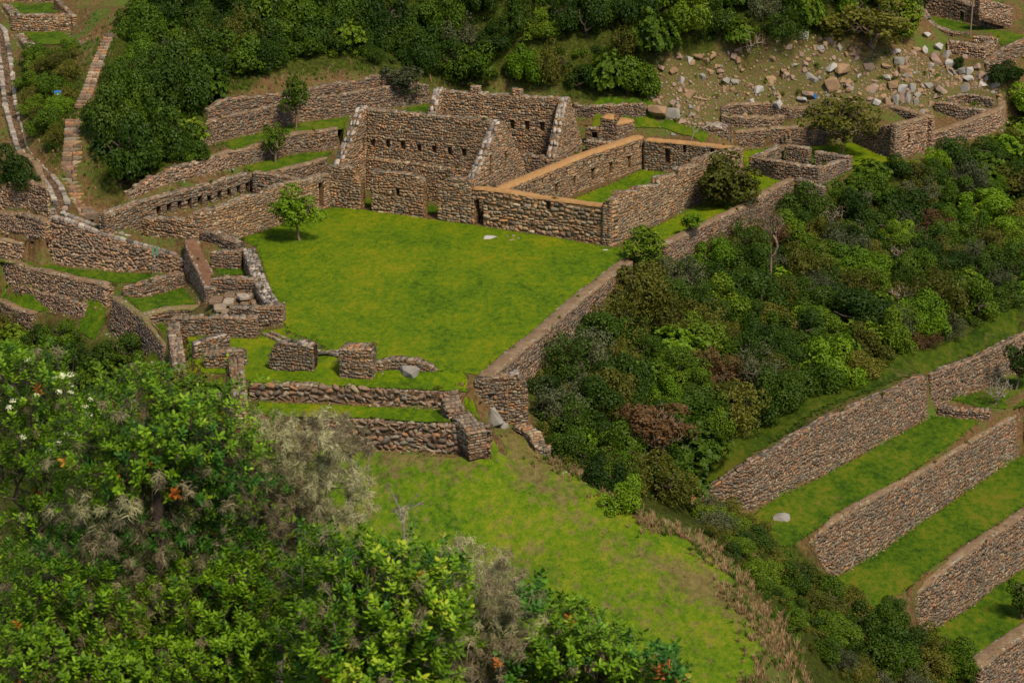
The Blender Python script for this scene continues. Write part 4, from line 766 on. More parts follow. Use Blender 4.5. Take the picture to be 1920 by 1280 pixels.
# coarse surface -> finer surface
def dedupe(pts, cell=.22):
    seen = {}; out = []
    for p in pts:
        k = (round(p[0] / cell), round(p[1] / cell))
        if k in seen: continue
        seen[k] = 1; out.append(p)
    return out
BREAK = dedupe(BREAK)
def tin(pts):
    r = delaunay_2d_cdt([Vector((p[0], p[1])) for p in pts], [], [], 0, 1e-5)
    vo, fo, orig = r[0], r[2], r[3]
    z = [pts[o[0]][2] for o in orig]
    return [(v.x, v.y, zz) for v, zz in zip(vo, z)], fo
V0, F0 = tin(BREAK)
bv0 = BVHTree.FromPolygons(V0, F0)
def drop(bv, x, y, dflt=0.0):
    h = bv.ray_cast(Vector((x, y, 200)), Vector((0, 0, -1)))
    return h[0].z if h[0] is not None else dflt
hashb = {}
for p in BREAK: hashb.setdefault((int(p[0] // 1), int(p[1] // 1)), []).append(p)
def near_break(x, y, d):
    i, j = int(x // 1), int(y // 1)
    for a in (i - 1, i, i + 1):
        for b in (j - 1, j, j + 1):
            for q in hashb.get((a, b), ()):
                if (q[0] - x) ** 2 + (q[1] - y) ** 2 < d * d: return True
    return False
def inpoly(x, y, poly):
    c = False; n = len(poly); j = n - 1
    for i in range(n):
        xi, yi, xj, yj = poly[i][0], poly[i][1], poly[j][0], poly[j][1]
        if (yi > y) != (yj > y) and x < (xj - xi) * (y - yi) / (yj - yi) + xi: c = not c
        j = i
    return c
LBOX = [(min(v.x for v in w), max(v.x for v in w), min(v.y for v in w), max(v.y for v in w)) for w, *_ in LAWNS]
def in_lawn(x, y):
    for (w, *_), b in zip(LAWNS, LBOX):
        if b[0] < x < b[1] and b[2] < y < b[3] and inpoly(x, y, w): return True
    return False
pts = list(BREAK)
y = -20.0
while y < 330:
    st = 1.15 if 120 < y < 262 else 3.0
    x = -120.0
    while x < 120:
        s2 = st if abs(x) < 62 or st > 2 else 3.0
        jx, jy = x + RNG.uniform(-.3, .3), y + RNG.uniform(-.3, .3)
        if not near_break(jx, jy, .6):
            z = drop(bv0, jx, jy, None)
            if z is not None:
                if not in_lawn(jx, jy):
                    z += .16 * noise.noise(Vector((jx * .6, jy * .6, 1))) + .25 * noise.noise(Vector((jx * .2, jy * .2, 4)))
                pts.append((jx, jy, z))
        x += s2
    y += st
V1, F1 = tin(pts)
bv = BVHTree.FromPolygons(V1, F1)
def ground(x, y): return drop(bv, x, y, 0.0)
CAMV = Vector((0, 0, CAMZ))
def hit(px, py):
    d = Vector(((px - 960) / FPX, CP - (py - 640) / FPX * SP, -SP - (py - 640) / FPX * CP)).normalized()
    h = bv.ray_cast(CAMV + d * 60, d)
    return h[0] if h[0] is not None else None
terr = bpy.data.meshes.new('ground'); terr.from_pydata(V1, [], F1); terr.update()
# how grassy / stony each spot is (painted by zone in plan)
ZN = [([(1225, 110), (1400, 95), (1500, 60), (1640, 95), (1700, 90), (1760, 120), (1850, 140), (1890, 180), (1880, 205), (1760, 190), (1750, 215), (1640, 200), (1600, 220), (1500, 215), (1400, 225), (1290, 250), (1215, 215)], 'rock'),
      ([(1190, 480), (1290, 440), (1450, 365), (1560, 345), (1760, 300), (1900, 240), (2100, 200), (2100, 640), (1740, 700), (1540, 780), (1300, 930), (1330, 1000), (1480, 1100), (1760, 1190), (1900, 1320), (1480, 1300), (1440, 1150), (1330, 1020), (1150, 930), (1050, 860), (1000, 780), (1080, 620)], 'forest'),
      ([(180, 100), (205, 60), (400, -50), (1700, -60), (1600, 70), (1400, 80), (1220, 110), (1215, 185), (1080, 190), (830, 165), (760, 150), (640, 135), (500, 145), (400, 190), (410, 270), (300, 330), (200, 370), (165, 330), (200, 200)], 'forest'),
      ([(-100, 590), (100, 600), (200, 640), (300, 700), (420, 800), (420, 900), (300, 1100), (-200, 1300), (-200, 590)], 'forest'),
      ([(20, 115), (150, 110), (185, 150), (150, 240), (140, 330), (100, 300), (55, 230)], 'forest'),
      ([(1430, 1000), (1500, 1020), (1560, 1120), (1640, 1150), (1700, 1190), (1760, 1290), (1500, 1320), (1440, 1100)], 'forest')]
zr_ = []; zf_ = []
for v in V1:
    px, py = proj(v) if v[1] > 20 else (-999, 0)
    r = f = 0
    for poly, k in ZN:
        if inpoly(px, py, poly):
            if k == 'rock': r = 1
            else: f = 1
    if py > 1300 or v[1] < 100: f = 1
    zr_.append(r); zf_.append(f)
for nm, arr in (('rocky', zr_), ('forest', zf_)):
    a = terr.attributes.new(nm, 'FLOAT', 'POINT'); a.data.foreach_set('value', np.array(arr, dtype=np.float32))
for pl in terr.polygons: pl.use_smooth = True
m, t, b, o = nt('ground_soil'); pos = geo_pos(t)
n1 = noise_t(t, .35, 7, .65, pos); n2 = noise_t(t, 3.2, 6, .7, pos); n3 = noise_t(t, 14, 4, .7, pos)
soil = ramp(t, n2.outputs['Fac'], [(.3, (.060, .034, .017)), (.5, (.115, .066, .030)), (.7, (.19, .12, .06))])
grs = ramp(t, n3.outputs['Fac'], [(.3, (.028, .060, .010)), (.5, (.060, .105, .016)), (.7, (.15, .15, .045))])
k = maths(t, 'MULTIPLY', maths(t, 'SUBTRACT', maths(t, 'ADD', maths(t, 'MULTIPLY', n1.outputs['Fac'], .6), maths(t, 'MULTIPLY', n2.outputs['Fac'], .4)), .475), 9.0, True)
c = mixc(t, k, soil, grs)
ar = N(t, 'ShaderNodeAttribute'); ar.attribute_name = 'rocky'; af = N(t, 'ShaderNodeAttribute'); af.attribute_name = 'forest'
rk = ramp(t, n2.outputs['Fac'], [(.34, (.07, .045, .026)), (.45, (.14, .085, .046)), (.52, (.050, .075, .012)), (.58, (.10, .085, .03)), (.68, (.24, .16, .095))])
c = mixc(t, ar.outputs['Fac'], c, rk)
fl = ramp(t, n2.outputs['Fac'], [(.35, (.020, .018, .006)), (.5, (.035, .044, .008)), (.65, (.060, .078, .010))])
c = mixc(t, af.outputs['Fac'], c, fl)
t.links.new(c, b.inputs['Base Color']); b.inputs['Roughness'].default_value = .95; b.inputs['Specular IOR Level'].default_value = .03; bump(t, b, n2.outputs['Fac'], .8, .25)
M['ground'] = m
tag(link('ground', terr, m), kind='structure')
# lawns: a sheet of turf over the soil, ragged at its edge
for (w, flat, mat, name, rag), bx in zip(LAWNS, LBOX):
    edge = []
    n = len(w)
    for i in range(n):
        a, b_ = w[i], w[(i + 1) % n]; L = (b_ - a).length; k = max(1, int(L / .35)); nn = Vector((-(b_ - a).y, (b_ - a).x)).normalized() if L > 0 else Vector((0, 1))
        for j in range(k):
            q = a.lerp(b_, j / k); d = rag * noise.noise(Vector((q.x * 1.3, q.y * 1.3, 2))) + rag * .6 * noise.noise(Vector((q.x * 4, q.y * 4, 7)))
            edge.append((q.x + nn.x * d, q.y + nn.y * d))
    cell = .7 if len(edge) < 400 or flat else 1.0
    inner = []
    if not flat or name in ('plaza_lawn', 'court_lawn'):
        x = bx[0]
        while x < bx[1]:
            y = bx[2]
            while y < bx[3]:
                jx, jy = x + RNG.uniform(-.2, .2), y + RNG.uniform(-.2, .2)
                if inpoly(jx, jy, edge): inner.append((jx, jy))
                y += cell
            x += cell
    ne = len(edge)
    r = delaunay_2d_cdt([Vector(p) for p in edge + inner], [], [list(range(ne))], 1, 1e-4)
    Vs = []
    for v in r[0]:
        z = ground(v.x, v.y) + .05 if not flat else w[0].z + .035
        if flat and name == 'plaza_lawn': z += .02 * noise.noise(Vector((v.x * .15, v.y * .15, 3)))
        if not flat: z += .03
        Vs.append((v.x, v.y, z))
    me = bpy.data.meshes.new(name); me.from_pydata(Vs, [], r[2]); me.update()
    for pl in me.polygons: pl.use_smooth = True
    if name == 'field_grass':
        TR = [P(x_, y_, z_) for x_, y_, z_ in [(940, 815, -3.6), (985, 850, -4.0), (1010, 900, -4.4), (1075, 960, -4.9), (1160, 1010, -5.5), (1250, 1060, -6.1), (1340, 1110, -6.7), (1400, 1150, -7)]]; tv = []
        for v in me.vertices:
            dm = min((v.co.to_2d() - (a.to_2d() + (b_ - a).to_2d() * max(0, min(1, (v.co - a).to_2d().dot((b_ - a).to_2d()) / max(1e-6, (b_ - a).to_2d().length_squared))))).length for a, b_ in zip(TR[:-1], TR[1:]))
            tv.append(max(0, 1 - dm / (2.6 + 1.2 * noise.noise(v.co * .3))) ** 1.0)
        at_ = me.attributes.new('trail', 'FLOAT', 'POINT'); at_.data.foreach_set('value', tv)
    if len(me.polygons) and me.polygons[0].normal.z < 0: me.flip_normals()
    tag(link(name, me, M[mat]), kind='structure')
for w_ in ALL_WALLS: w_.build()
# ------------------------------------------------------------------ plants kit
def nrm(a): return a / np.maximum(np.linalg.norm(a, axis=-1, keepdims=True), 1e-9)
def leaves_np(c, n, L, Wd, rs):
    """rhombic leaves at c with facing n"""
    k = len(c); a = nrm(np.cross(n, rs.normal(size=(k, 3)))); b_ = np.cross(n, a)
    L = L * rs.uniform(.7, 1.3, (k, 1)); Wd = Wd * rs.uniform(.7, 1.3, (k, 1))
    V = np.stack([c - a * L * .5, c + b_ * Wd * .5 + n * L * .08, c + a * L * .5, c - b_ * Wd * .5 + n * L * .08], 1).reshape(-1, 3)
    return V, np.arange(4 * k).reshape(-1, 4)
def crown(seed, nb=18, leaves=6500, L=.10, Wd=.06, full=False, rb=(.22, .46), gap=0.0):
    rs = np.random.RandomState(seed); C_, R_ = [], []
    for i in range(nb):
        for _ in range(50):
            d = nrm(rs.normal(size=3))
            if full or d[2] > -.15: break
        rr = rs.uniform(.45, .98) if rs.rand() < .8 else rs.uniform(.1, .4)
        C_.append(d * rr); R_.append(rs.uniform(*rb))
    C_ = np.array(C_); R_ = np.array(R_); pick = rs.choice(nb, leaves, p=R_ ** 2 / (R_ ** 2).sum())
    d = nrm(rs.normal(size=(leaves, 3)) + np.array([0, 0, .35])); rad = R_[pick][:, None] * (1 - np.abs(rs.normal(0, .16, (leaves, 1)))) * (1 + .18 * rs.rand(leaves, 1) ** 4)
    c = C_[pick] + d * rad
    if gap: # drop leaves in holes
        g = np.array([noise.noise(Vector(p) * 3.5 + Vector((seed, 0, 0))) for p in c]); keep = g > -gap; c, d, pick = c[keep], d[keep], pick[keep]
    n = nrm(d + rs.normal(0, .55, c.shape) + np.array([0, 0, .25]))
    V, Q = leaves_np(c, n, L, Wd, rs)
    blobtone = rs.uniform(-.22, .22, nb)[pick]
    tone = np.clip(rs.beta(2.2, 2.6, len(c)) + blobtone * .8, 0, .999)
    if not full: V[:, 2] = np.maximum(V[:, 2] * .95 + .25, .02)
    return mesh_np('foliage', V, [Q], [tone])
def rosette_crown(seed, nr=300, per=10, L=.15, Wd=.042):
    rs = np.random.RandomState(seed); Vs, T = [], []
    d = nrm(rs.normal(size=(nr, 3))); d[:, 2] = np.abs(d[:, 2]) * .9 + .02; base = d * rs.uniform(.55, 1.0, (nr, 1)) * (1 + .15 * np.sin(d[:, :1] * 7 + seed))
    for p, q in zip(base, d):
        ax = nrm(q + np.array([0, 0, .5]) + rs.normal(0, .3, 3)); t1 = nrm(np.cross(ax, rs.normal(size=3))); t2 = np.cross(ax, t1); tn = rs.uniform(.2, .8)
        for k in range(per):
            a = k * 2.4 + rs.rand(); el = rs.uniform(.1, .8); dr = (t1 * math.cos(a) + t2 * math.sin(a)) * math.cos(el) + ax * math.sin(el); sd = np.cross(dr, ax); sd = sd / (np.linalg.norm(sd) + 1e-6)
            l = L * rs.uniform(.7, 1.2); w = Wd * rs.uniform(.8, 1.2)
            Vs += [p, p + dr * l * .6 + sd * w, p + dr * l - ax * l * .15, p + dr * l * .6 - sd * w]; T.append(np.clip(tn + rs.uniform(-.15, .25), 0, .99))
    V = np.array(Vs); V[:, 2] = np.maximum(V[:, 2] + .15, .02)
    return mesh_np('foliage', V, [np.arange(len(V)).reshape(-1, 4)], [np.array(T)])
def grow(root, tips, rng, step=.12, bend=.25, first=None, crownbase=False):
    """branching skeleton that reaches every tip from the root; returns nodes, parents, radii"""
    nodes = [np.array(root, float)]; par = [-1]
    for q in (first or []):
        nodes.append(np.array(q, float)); par.append(len(nodes) - 2)
    tips = [np.array(t_, float) for t_ in tips]; tips.sort(key=lambda t_: np.linalg.norm(t_ - nodes[-1 if crownbase else 0]))
    arr = np.array(nodes); ends = []
    r0_ = nodes[-1] if crownbase else nodes[0]
    for tp in tips:
        dd = np.linalg.norm(arr - tp, axis=1); hgt = np.linalg.norm(arr - r0_, axis=1); td = np.linalg.norm(tp - r0_)
        cost = dd + np.where(hgt > td * .92, 5.0, 0) + .12 * rng.random()
        i = int(np.argmin(cost)); a = nodes[i]; L = np.linalg.norm(tp - a); n = max(1, int(L / step)); sag = np.array([rng.gauss(0, 1), rng.gauss(0, 1), abs(rng.gauss(0, 1)) * -.4]) * bend * L * .3
        cur = i; new = []
        for k in range(1, n + 1):
            f = k / n; q = a + (tp - a) * f + sag * math.sin(math.pi * f) + np.array([rng.gauss(0, 1) for _ in range(3)]) * step * .10
            if k == n: q = tp
            nodes.append(q); par.append(cur); cur = len(nodes) - 1; new.append(q)
        ends.append(cur); arr = np.vstack([arr] + new)
    cnt = np.zeros(len(nodes)); 
    for e in ends: cnt[e] += 1
    for i in range(len(nodes) - 1, 0, -1): cnt[par[i]] += max(cnt[i], .5)
    return nodes, par, cnt
def tubes(nodes, par, cnt, rtip, rroot, sides=5, pw=.5):
    cm = cnt[0]; rad = rtip + (rroot - rtip) * (np.maximum(cnt, .5) / cm) ** pw
    V, F = [], []
    ang = np.arange(sides) * 2 * math.pi / sides; cs, sn = np.cos(ang), np.sin(ang)
    for i in range(1, len(nodes)):
        a, b_ = nodes[par[i]], nodes[i]; d = b_ - a; L = np.linalg.norm(d)
        if L < 1e-5: continue
        d = d / L; u = np.cross(d, [0, .3, 1.0]); 
        if np.linalg.norm(u) < .1: u = np.cross(d, [1, 0, 0])
        u = u / np.linalg.norm(u); v = np.cross(d, u); ra = min(rad[par[i]], rad[i] * 1.35); rb_ = rad[i]; k = len(V)
        for c_, s_ in zip(cs, sn): V.append(a + (u * c_ + v * s_) * ra)
        for c_, s_ in zip(cs, sn): V.append(b_ + (u * c_ + v * s_) * rb_)
        F += [(k + j, k + (j + 1) % sides, k + sides + (j + 1) % sides, k + sides + j) for j in range(sides)]
    return np.array(V), np.array(F)
def tube_mesh(name, *a, **k):
    V, F = tubes(*a, **k); return mesh_np(name, V, [F], smooth=True)
def inside(rng, c, r):
    while True:
        p = [rng.uniform(-1, 1) for _ in range(3)]
        if sum(x * x for x in p) < 1: return [c[i] + p[i] * r[i] for i in range(3)]

CR = {'bush': [crown(100 + i) for i in range(7)], 'fine': [crown(130 + i, 24, 5200, .085, .05, gap=.12) for i in range(4)],
      'rosette': [rosette_crown(150 + i) for i in range(3)], 'ball': [crown(160 + i, 22, 5200, .14, .09, True, (.3, .45), .25) for i in range(4)],
      'airy': [crown(170 + i, 30, 4200, .13, .075, True, (.22, .36), .12) for i in range(3)], 'sparse': [crown(180 + i, 14, 420, .09, .05, False, (.25, .4), .1) for i in range(3)]}
def stem_mesh(seed, n=14, r=.03, twigs=False):
    rg = random.Random(seed); tips = [inside(rg, (0, 0, .55), (.8, .8, .4)) for _ in range(n)]
    return tube_mesh('stem', *grow((0, 0, -.15), tips, rg, .2, .35), r * .25, r * 2.2, sides=4)
STEMS = [stem_mesh(200 + i) for i in range(4)]; TWIGS = [stem_mesh(210 + i, 90, .022) for i in range(3)]
for me in STEMS: me.materials.append(M['bark_dark'])
for me in TWIGS: me.materials.append(M['deadwood'])
for k, L_ in CR.items():
    for me in L_: me.materials.append(M['leaf_a'])
def child(name, me, root, mat=None, **k):
    o = bpy.data.objects.new(name, me); COL.objects.link(o); o.parent = root
    if mat is not None and me.materials[0] != mat: o.material_slots[0].link = 'OBJECT'; o.material_slots[0].material = mat
    for a, v in k.items(): setattr(o, a, v)
    return o
def bush(x, y, r, h, style, hue, label, group=None, name='bush', cat='bush', z=None, rg=RNG):
    z = ground(x, y) if z is None else z
    e = empty(name, (x, y, z - .1), label, cat, group)
    e.rotation_euler = (0, 0, rg.uniform(0, 6.28)); e.scale = (r * rg.uniform(.85, 1.2), r * rg.uniform(.85, 1.2), h / 1.25 * rg.uniform(.8, 1.25))
    child('foliage', rg.choice(CR[style]), e, M[hue]); 
    child('stem', rg.choice(TWIGS if style == 'sparse' else STEMS), e)
    return e
HUES = {'leaf_a': 'mid green', 'leaf_b': 'dark green', 'leaf_c': 'olive', 'leaf_d': 'bright green', 'leaf_e': 'grey green', 'leaf_f': 'brown dry-leaved'}
def scatter_pts(poly, spacing, rg, margin=0, maxn=9999, tries=22):
    """well spaced places on the ground inside an area of the survey"""
    w = [hit(max(-300, px), py) for px, py in poly]; w = [q for q in w if q is not None]
    x0, x1 = min(q.x for q in w) - 3, max(q.x for q in w) + 3; y0, y1 = min(q.y for q in w) - 3, max(q.y for q in w) + 3
    cell = {}; out = []
    n = int((x1 - x0) * (y1 - y0) / spacing ** 2 * tries)
    for _ in range(n):
        x, y = rg.uniform(x0, x1), rg.uniform(y0, y1); i, j = int(x // spacing), int(y // spacing)
        if any((q[0] - x) ** 2 + (q[1] - y) ** 2 < spacing ** 2 for a in (i - 1, i, i + 1) for b_ in (j - 1, j, j + 1) for q in cell.get((a, b_), ())): continue
        z = ground(x, y); px, py = proj((x, y, z))
        if not inpoly(px, py, poly): continue
        if in_lawn(x, y) or in_wall(x, y, margin): continue
        cell.setdefault((i, j), []).append((x, y)); out.append((x, y, z, px, py))
        if len(out) >= maxn: break
    return out
WSEG = {}
for w_ in ALL_WALLS:
    for q in w_.sample(.5):
        for t_ in (0, w_.th * .5, w_.th):
            x, y = w_.xy(q, t_); WSEG.setdefault((int(x // 1), int(y // 1)), []).append((x, y))
def in_wall(x, y, m=.3):
    i, j = int(x // 1), int(y // 1); r_ = int(m) + 1
    for a in range(i - r_, i + r_ + 1):
        for b_ in range(j - r_, j + r_ + 1):
            for q in WSEG.get((a, b_), ()):
                if (q[0] - x) ** 2 + (q[1] - y) ** 2 < (m + .25) ** 2: return True
    return False
LMK = {}
def where(px, py, key):
    return min(LMK[key], key=lambda q: (q[0] - px) ** 2 + (q[1] - py) ** 2 * 1.5)[2]
LMK['thicket'] = [(1230, 530, 'beside the plaza wall corner'), (1100, 680, 'right of the plaza wall'), (1050, 780, 'next to the round-topped pillar'), (1120, 880, 'by the field path'), (1240, 850, 'around the dead brown tree'), (1350, 480, 'below the grass strip wall'), (1560, 400, 'below the small house'),
  (1750, 350, 'below the walled compound'), (1900, 300, 'at the right edge near the compound'), (1350, 620, 'in the middle of the thicket'), (1520, 560, 'in the centre of the thicket'), (1700, 500, 'in the right half of the thicket'), (1880, 480, 'at the right edge of the thicket'), (1420, 760, 'above the sunken end of the terrace wall'),
  (1600, 700, 'above the top terrace wall'), (1800, 610, 'above the far terrace wall'), (1330, 860, 'just above the terrace wall tip')]
LMK['forest'] = [(220, 110, 'at the head of the stairs'), (250, 300, 'beside the lower stairs'), (340, 180, 'right of the stairs'), (380, 60, 'in the top left forest'), (520, 80, 'behind the slender terrace tree'), (700, 60, 'behind the terraces at the forest top'), (780, 120, 'above the grey green tree'), (900, 120, 'behind the rear gabled house'),
  (1000, 40, 'at the top centre of the forest'), (1080, 130, 'behind the rear house right gable'), (1180, 130, 'above the leaning boulder pair'), (1250, 50, 'at the top right of the forest'), (1400, 50, 'above the rubble slope'), (1550, 10, 'above the boulder slope')]
LMK['left'] = [(60, 630, 'under the lowest left terrace wall'), (180, 660, 'below the square lawn wall'), (330, 730, 'below the pale-topped wall'), (60, 760, 'on the lower left slope'), (250, 780, 'behind the flowering shrub'), (420, 850, 'beside the end of the field'), (200, 950, 'deep behind the foreground shrubs')]
LMK['bank'] = [(1340, 990, 'at the top of the bank'), (1430, 1030, 'on the bank below the first terrace'), (1500, 1120, 'on the bank at the second terrace wall'), (1600, 1150, 'at the end of the second terrace lawn'), (1700, 1220, 'under the third terrace wall end'), (1500, 1250, 'at the bottom of the bank'), (1820, 1270, 'in the bottom right corner')]
LMK['stair'] = [(60, 120, 'left of the blue sign'), (140, 120, 'above the blue sign'), (110, 220, 'below the blue sign'), (110, 280, 'at the lower stairs by the channel')]
LMK['edge'] = [(1900, 150, 'right of the rockfall')]
def mass(poly, spacing, rsz, hr, mix, key, rg, group, margin=.9, name='bush', maxn=999, keep=None):
    n = 0
    for (x, y, z, px, py) in scatter_pts(poly, spacing, rg, margin):
        if keep and not keep(px, py): continue
        style, hue = rg.choices([m[:2] for m in mix], [m[2] for m in mix])[0]
        r = rg.uniform(*rsz) * (1 if rg.random() > .12 else 1.3); h = r * rg.uniform(*hr)
        place = where(px, py, key)
        if style == 'rosette': lab = '%s bush with big rosettes of leaves %s' % (HUES[hue], place)
        elif style == 'sparse': lab = 'half bare twiggy %s %s' % ('tree' if name == 'tree' else 'bush', place)
        elif style == 'fine': lab = 'fine-leaved %s %s %s' % (HUES[hue], 'tree' if name == 'tree' else 'bush', place)
        else: lab = 'dense %s %s %s' % (HUES[hue], 'tree' if name == 'tree' else 'bush', place)
        bush(x, y, r, h, style, hue, lab, group + ', ' + HUES[hue] + ' ' + style + ' ' + place, name, name, z, rg); n += 1
        if n >= maxn: break
    return n
rv = random.Random(5)
MIXT = [('bush', 'leaf_a', 4), ('bush', 'leaf_b', 3.5), ('bush', 'leaf_c', 1.6), ('fine', 'leaf_b', 1.6), ('fine', 'leaf_c', 1.6), ('fine', 'leaf_e', .9), ('rosette', 'leaf_a', 1.3), ('rosette', 'leaf_d', .8), ('bush', 'leaf_d', 1.2), ('sparse', 'leaf_f', .45), ('fine', 'leaf_f', .25)]
thick = [(1205, 505), (1255, 480), (1330, 440), (1400, 405), (1450, 380), (1500, 365), (1560, 350), (1620, 330), (1700, 318), (1790, 310), (1850, 285), (1895, 240), (1900, 190), (1990, 180), (1990, 560), (1900, 570), (1820, 610), (1730, 650), (1640, 690), (1560, 725), (1480, 760), (1400, 805), (1350, 845),
         (1310, 905), (1280, 935), (1200, 935), (1130, 915), (1070, 880), (1040, 850), (1010, 800), (1000, 740), (1010, 690), (1050, 650), (1085, 620), (1120, 575), (1180, 530)]
n1 = mass(thick, 2.1, (1.3, 2.3), (1.0, 1.45), MIXT, 'thicket', rv, 'thicket bushes', margin=1.0, maxn=285)
n1b = mass([(1860, 130), (1905, 110), (1990, 90), (1990, 210), (1900, 200), (1885, 170)], 2.6, (1.3, 2.0), (1.0, 1.4), MIXT[:4], 'edge', rv, 'right edge bushes', .7, maxn=14)
bank = [(1310, 985), (1345, 960), (1400, 965), (1425, 1000), (1455, 1030), (1500, 1060), (1520, 1110), (1570, 1125), (1600, 1120), (1655, 1140), (1690, 1180), (1740, 1225), (1800, 1260), (1840, 1300), (1640, 1310), (1560, 1260), (1500, 1200), (1430, 1120), (1380, 1060), (1330, 1015)]
n2 = mass(bank, 1.6, (.8, 1.35), (.9, 1.3), [('bush', 'leaf_b', 2), ('bush', 'leaf_a', 2), ('fine', 'leaf_c', 2), ('fine', 'leaf_e', 1), ('sparse', 'leaf_f', .5)], 'bank', rv, 'bank bushes', .45, 'shrub', maxn=110)
fore = [(262, 55), (330, -60), (1700, -70), (1690, 10), (1560, 30), (1480, 70), (1380, 85), (1290, 70), (1225, 120), (1210, 182), (1120, 165), (1000, 160), (900, 150), (830, 140), (760, 128), (640, 105), (560, 112), (480, 130), (410, 150), (398, 190), (404, 250), (370, 300), (300, 318), (245, 345), (205, 335), (205, 300), (215, 240), (215, 200), (235, 150), (255, 100)]
n3 = mass(fore, 2.2, (1.6, 2.7), (1.25, 1.9), [('bush', 'leaf_a', 3.2), ('bush', 'leaf_b', 5), ('fine', 'leaf_b', 2.2), ('fine', 'leaf_c', 1.3), ('rosette', 'leaf_a', 1.4), ('bush', 'leaf_d', .5), ('fine', 'leaf_e', .5)], 'forest', rv, 'forest trees', .9, 'tree', maxn=290)
midl = [(-120, 600), (60, 612), (110, 640), (150, 640), (190, 650), (230, 660), (255, 700), (300, 715), (330, 705), (372, 730), (385, 790), (420, 830), (450, 860), (380, 880), (-200, 880), (-200, 600)]
n4 = mass(midl, 2.3, (1.2, 2.0), (.9, 1.3), [('bush', 'leaf_a', 2), ('bush', 'leaf_b', 3), ('fine', 'leaf_c', 2.5), ('rosette', 'leaf_a', 1)], 'left', rv, 'left slope bushes', .8, 'shrub', maxn=110)
signb = [(50, 105), (70, 98), (135, 100), (150, 120), (145, 150), (132, 180), (112, 215), (105, 280), (90, 280), (70, 240), (48, 180)]
n5 = mass(signb, 1.9, (1.0, 1.7), (1.0, 1.4), [('bush', 'leaf_a', 3), ('fine', 'leaf_c', 2), ('bush', 'leaf_d', 1)], 'stair', rv, 'stair bushes', .2, 'shrub')
def single(px, py, zb, wpx, hpx, style, hue, label, name='bush', cat='bush'):
    p = P(px, py, zb) if zb is not None else hit(px, py); s_ = scale_at(p)
    return bush(p.x, p.y, wpx / 2 / s_, hpx / s_, style, hue, label, None, name, cat, p.z)
for q_ in [(1500, 1092, 70, 40, 'leaf_b'), (1545, 1128, 80, 44, 'leaf_a'), (1592, 1140, 70, 40, 'leaf_c'), (1655, 1172, 80, 46, 'leaf_a'), (1690, 1212, 90, 46, 'leaf_b'), (1455, 1052, 60, 32, 'leaf_a'), (1610, 1185, 90, 50, 'leaf_b'), (1560, 1190, 90, 50, 'leaf_a'), (1740, 1240, 90, 50, 'leaf_c'), (1660, 1255, 100, 56, 'leaf_b'), (1790, 1262, 90, 46, 'leaf_a'), (1520, 1150, 80, 40, 'leaf_c'), (1480, 1110, 70, 36, 'leaf_a')]:
    p_ = hit(q_[0], q_[1]); s_ = scale_at(p_); bush(p_.x, p_.y, q_[2] / 2 / s_, q_[3] / s_ * 1.2, 'bush' if q_[4] != 'leaf_c' else 'fine', q_[4], '%s shrub %s' % ({'leaf_a': 'rounded mid green', 'leaf_b': 'rounded dark green', 'leaf_c': 'fine-leaved olive'}[q_[4]], where(q_[0], q_[1], 'bank')), 'shrubs at the terrace ends, ' + HUES[q_[4]] + where(q_[0], q_[1], 'bank'), 'shrub', 'shrub', p_.z)
single(1172, 955, None, 85, 62, 'bush', 'leaf_d', 'bright green round bush at the edge of the worn field')
single(1150, 905, None, 95, 60, 'fine', 'leaf_d', 'light green feathery bush just above the round one at the field edge')
single(1145, 850, None, 70, 50, 'sparse', 'leaf_e', 'grey leafless bush among green ones near the field path')
single(1385, 1010, None, 90, 45, 'bush', 'leaf_b', 'dark low bush at the sunken left end of the top terrace wall')
single(25, 350, 4.2, 90, 90, 'bush', 'leaf_b', 'dark bush by the channel at the left edge')
single(1788, 283, None, 34, 26, 'bush', 'leaf_d', 'small round bush against the foot of the compound wall')
single(1798, 128, None, 22, 20, 'bush', 'leaf_b', 'small dark green bush wedged among the pale boulders')
single(1408, 108, None, 66, 70, 'sparse', 'leaf_f', 'brownish twiggy bush at the forest edge above the rubble')
single(330, 740, None, 130, 60, 'fine', 'leaf_c', 'olive bush at the foot of the pale-topped downhill wall')
single(1370, 283, .3, 14, 10, 'bush', 'leaf_a', 'tiny green bush at the foot of the tumbled stone pile')
def tree(px, py, zb, cx, cy, wpx, hpx, style, hue, label, trunk='bark', ntip=40, tr=.11):
    p = P(px, py, zb) if zb is not None else hit(px, py); s_ = scale_at(p) * CP
    c = Vector((p.x + (cx - px) / s_, p.y, p.z + (py - cy) / s_ / 1.0)); rx, rz = wpx / 2 / s_, hpx / 2 / s_
    e = empty('tree', tuple(p - Vector((0, 0, .1))), label, 'tree')
    rg = random.Random(int(px)); tips = [inside(rg, tuple(c - e.location), (rx * .85, rx * .85, rz * .8)) for _ in range(ntip)]
    root = (0, 0, 0); f = (c - e.location)
    first = [np.array((f.x * k + rg.gauss(0, .04), rg.gauss(0, .04), max(.2, f.z - rz) * k)) for k in (.3, .65, 1.0)]
    me = tube_mesh('trunk', *grow(root, tips, rg, .3, .3, first), .012, tr, sides=6); me.materials.append(M[trunk]); child('trunk', me, e)
    if style:
        o = child('crown', rg.choice(CR[style]), e, M[hue]); o.location = c - e.location; o.scale = (rx * 1.02, rx * 1.02, rz * 1.05); o.rotation_euler = (0, 0, rg.uniform(0, 6))
    return e
tree(562, 452, 0, 557, 390, 86, 62, 'ball', 'leaf_d', 'small tree with a rounded light green crown standing alone on the plaza lawn')
tree(1359, 386, 0, 1358, 334, 112, 92, 'ball', 'leaf_c', 'broad dark tree with a dense round crown on the grass strip outside the hall', tr=.18)
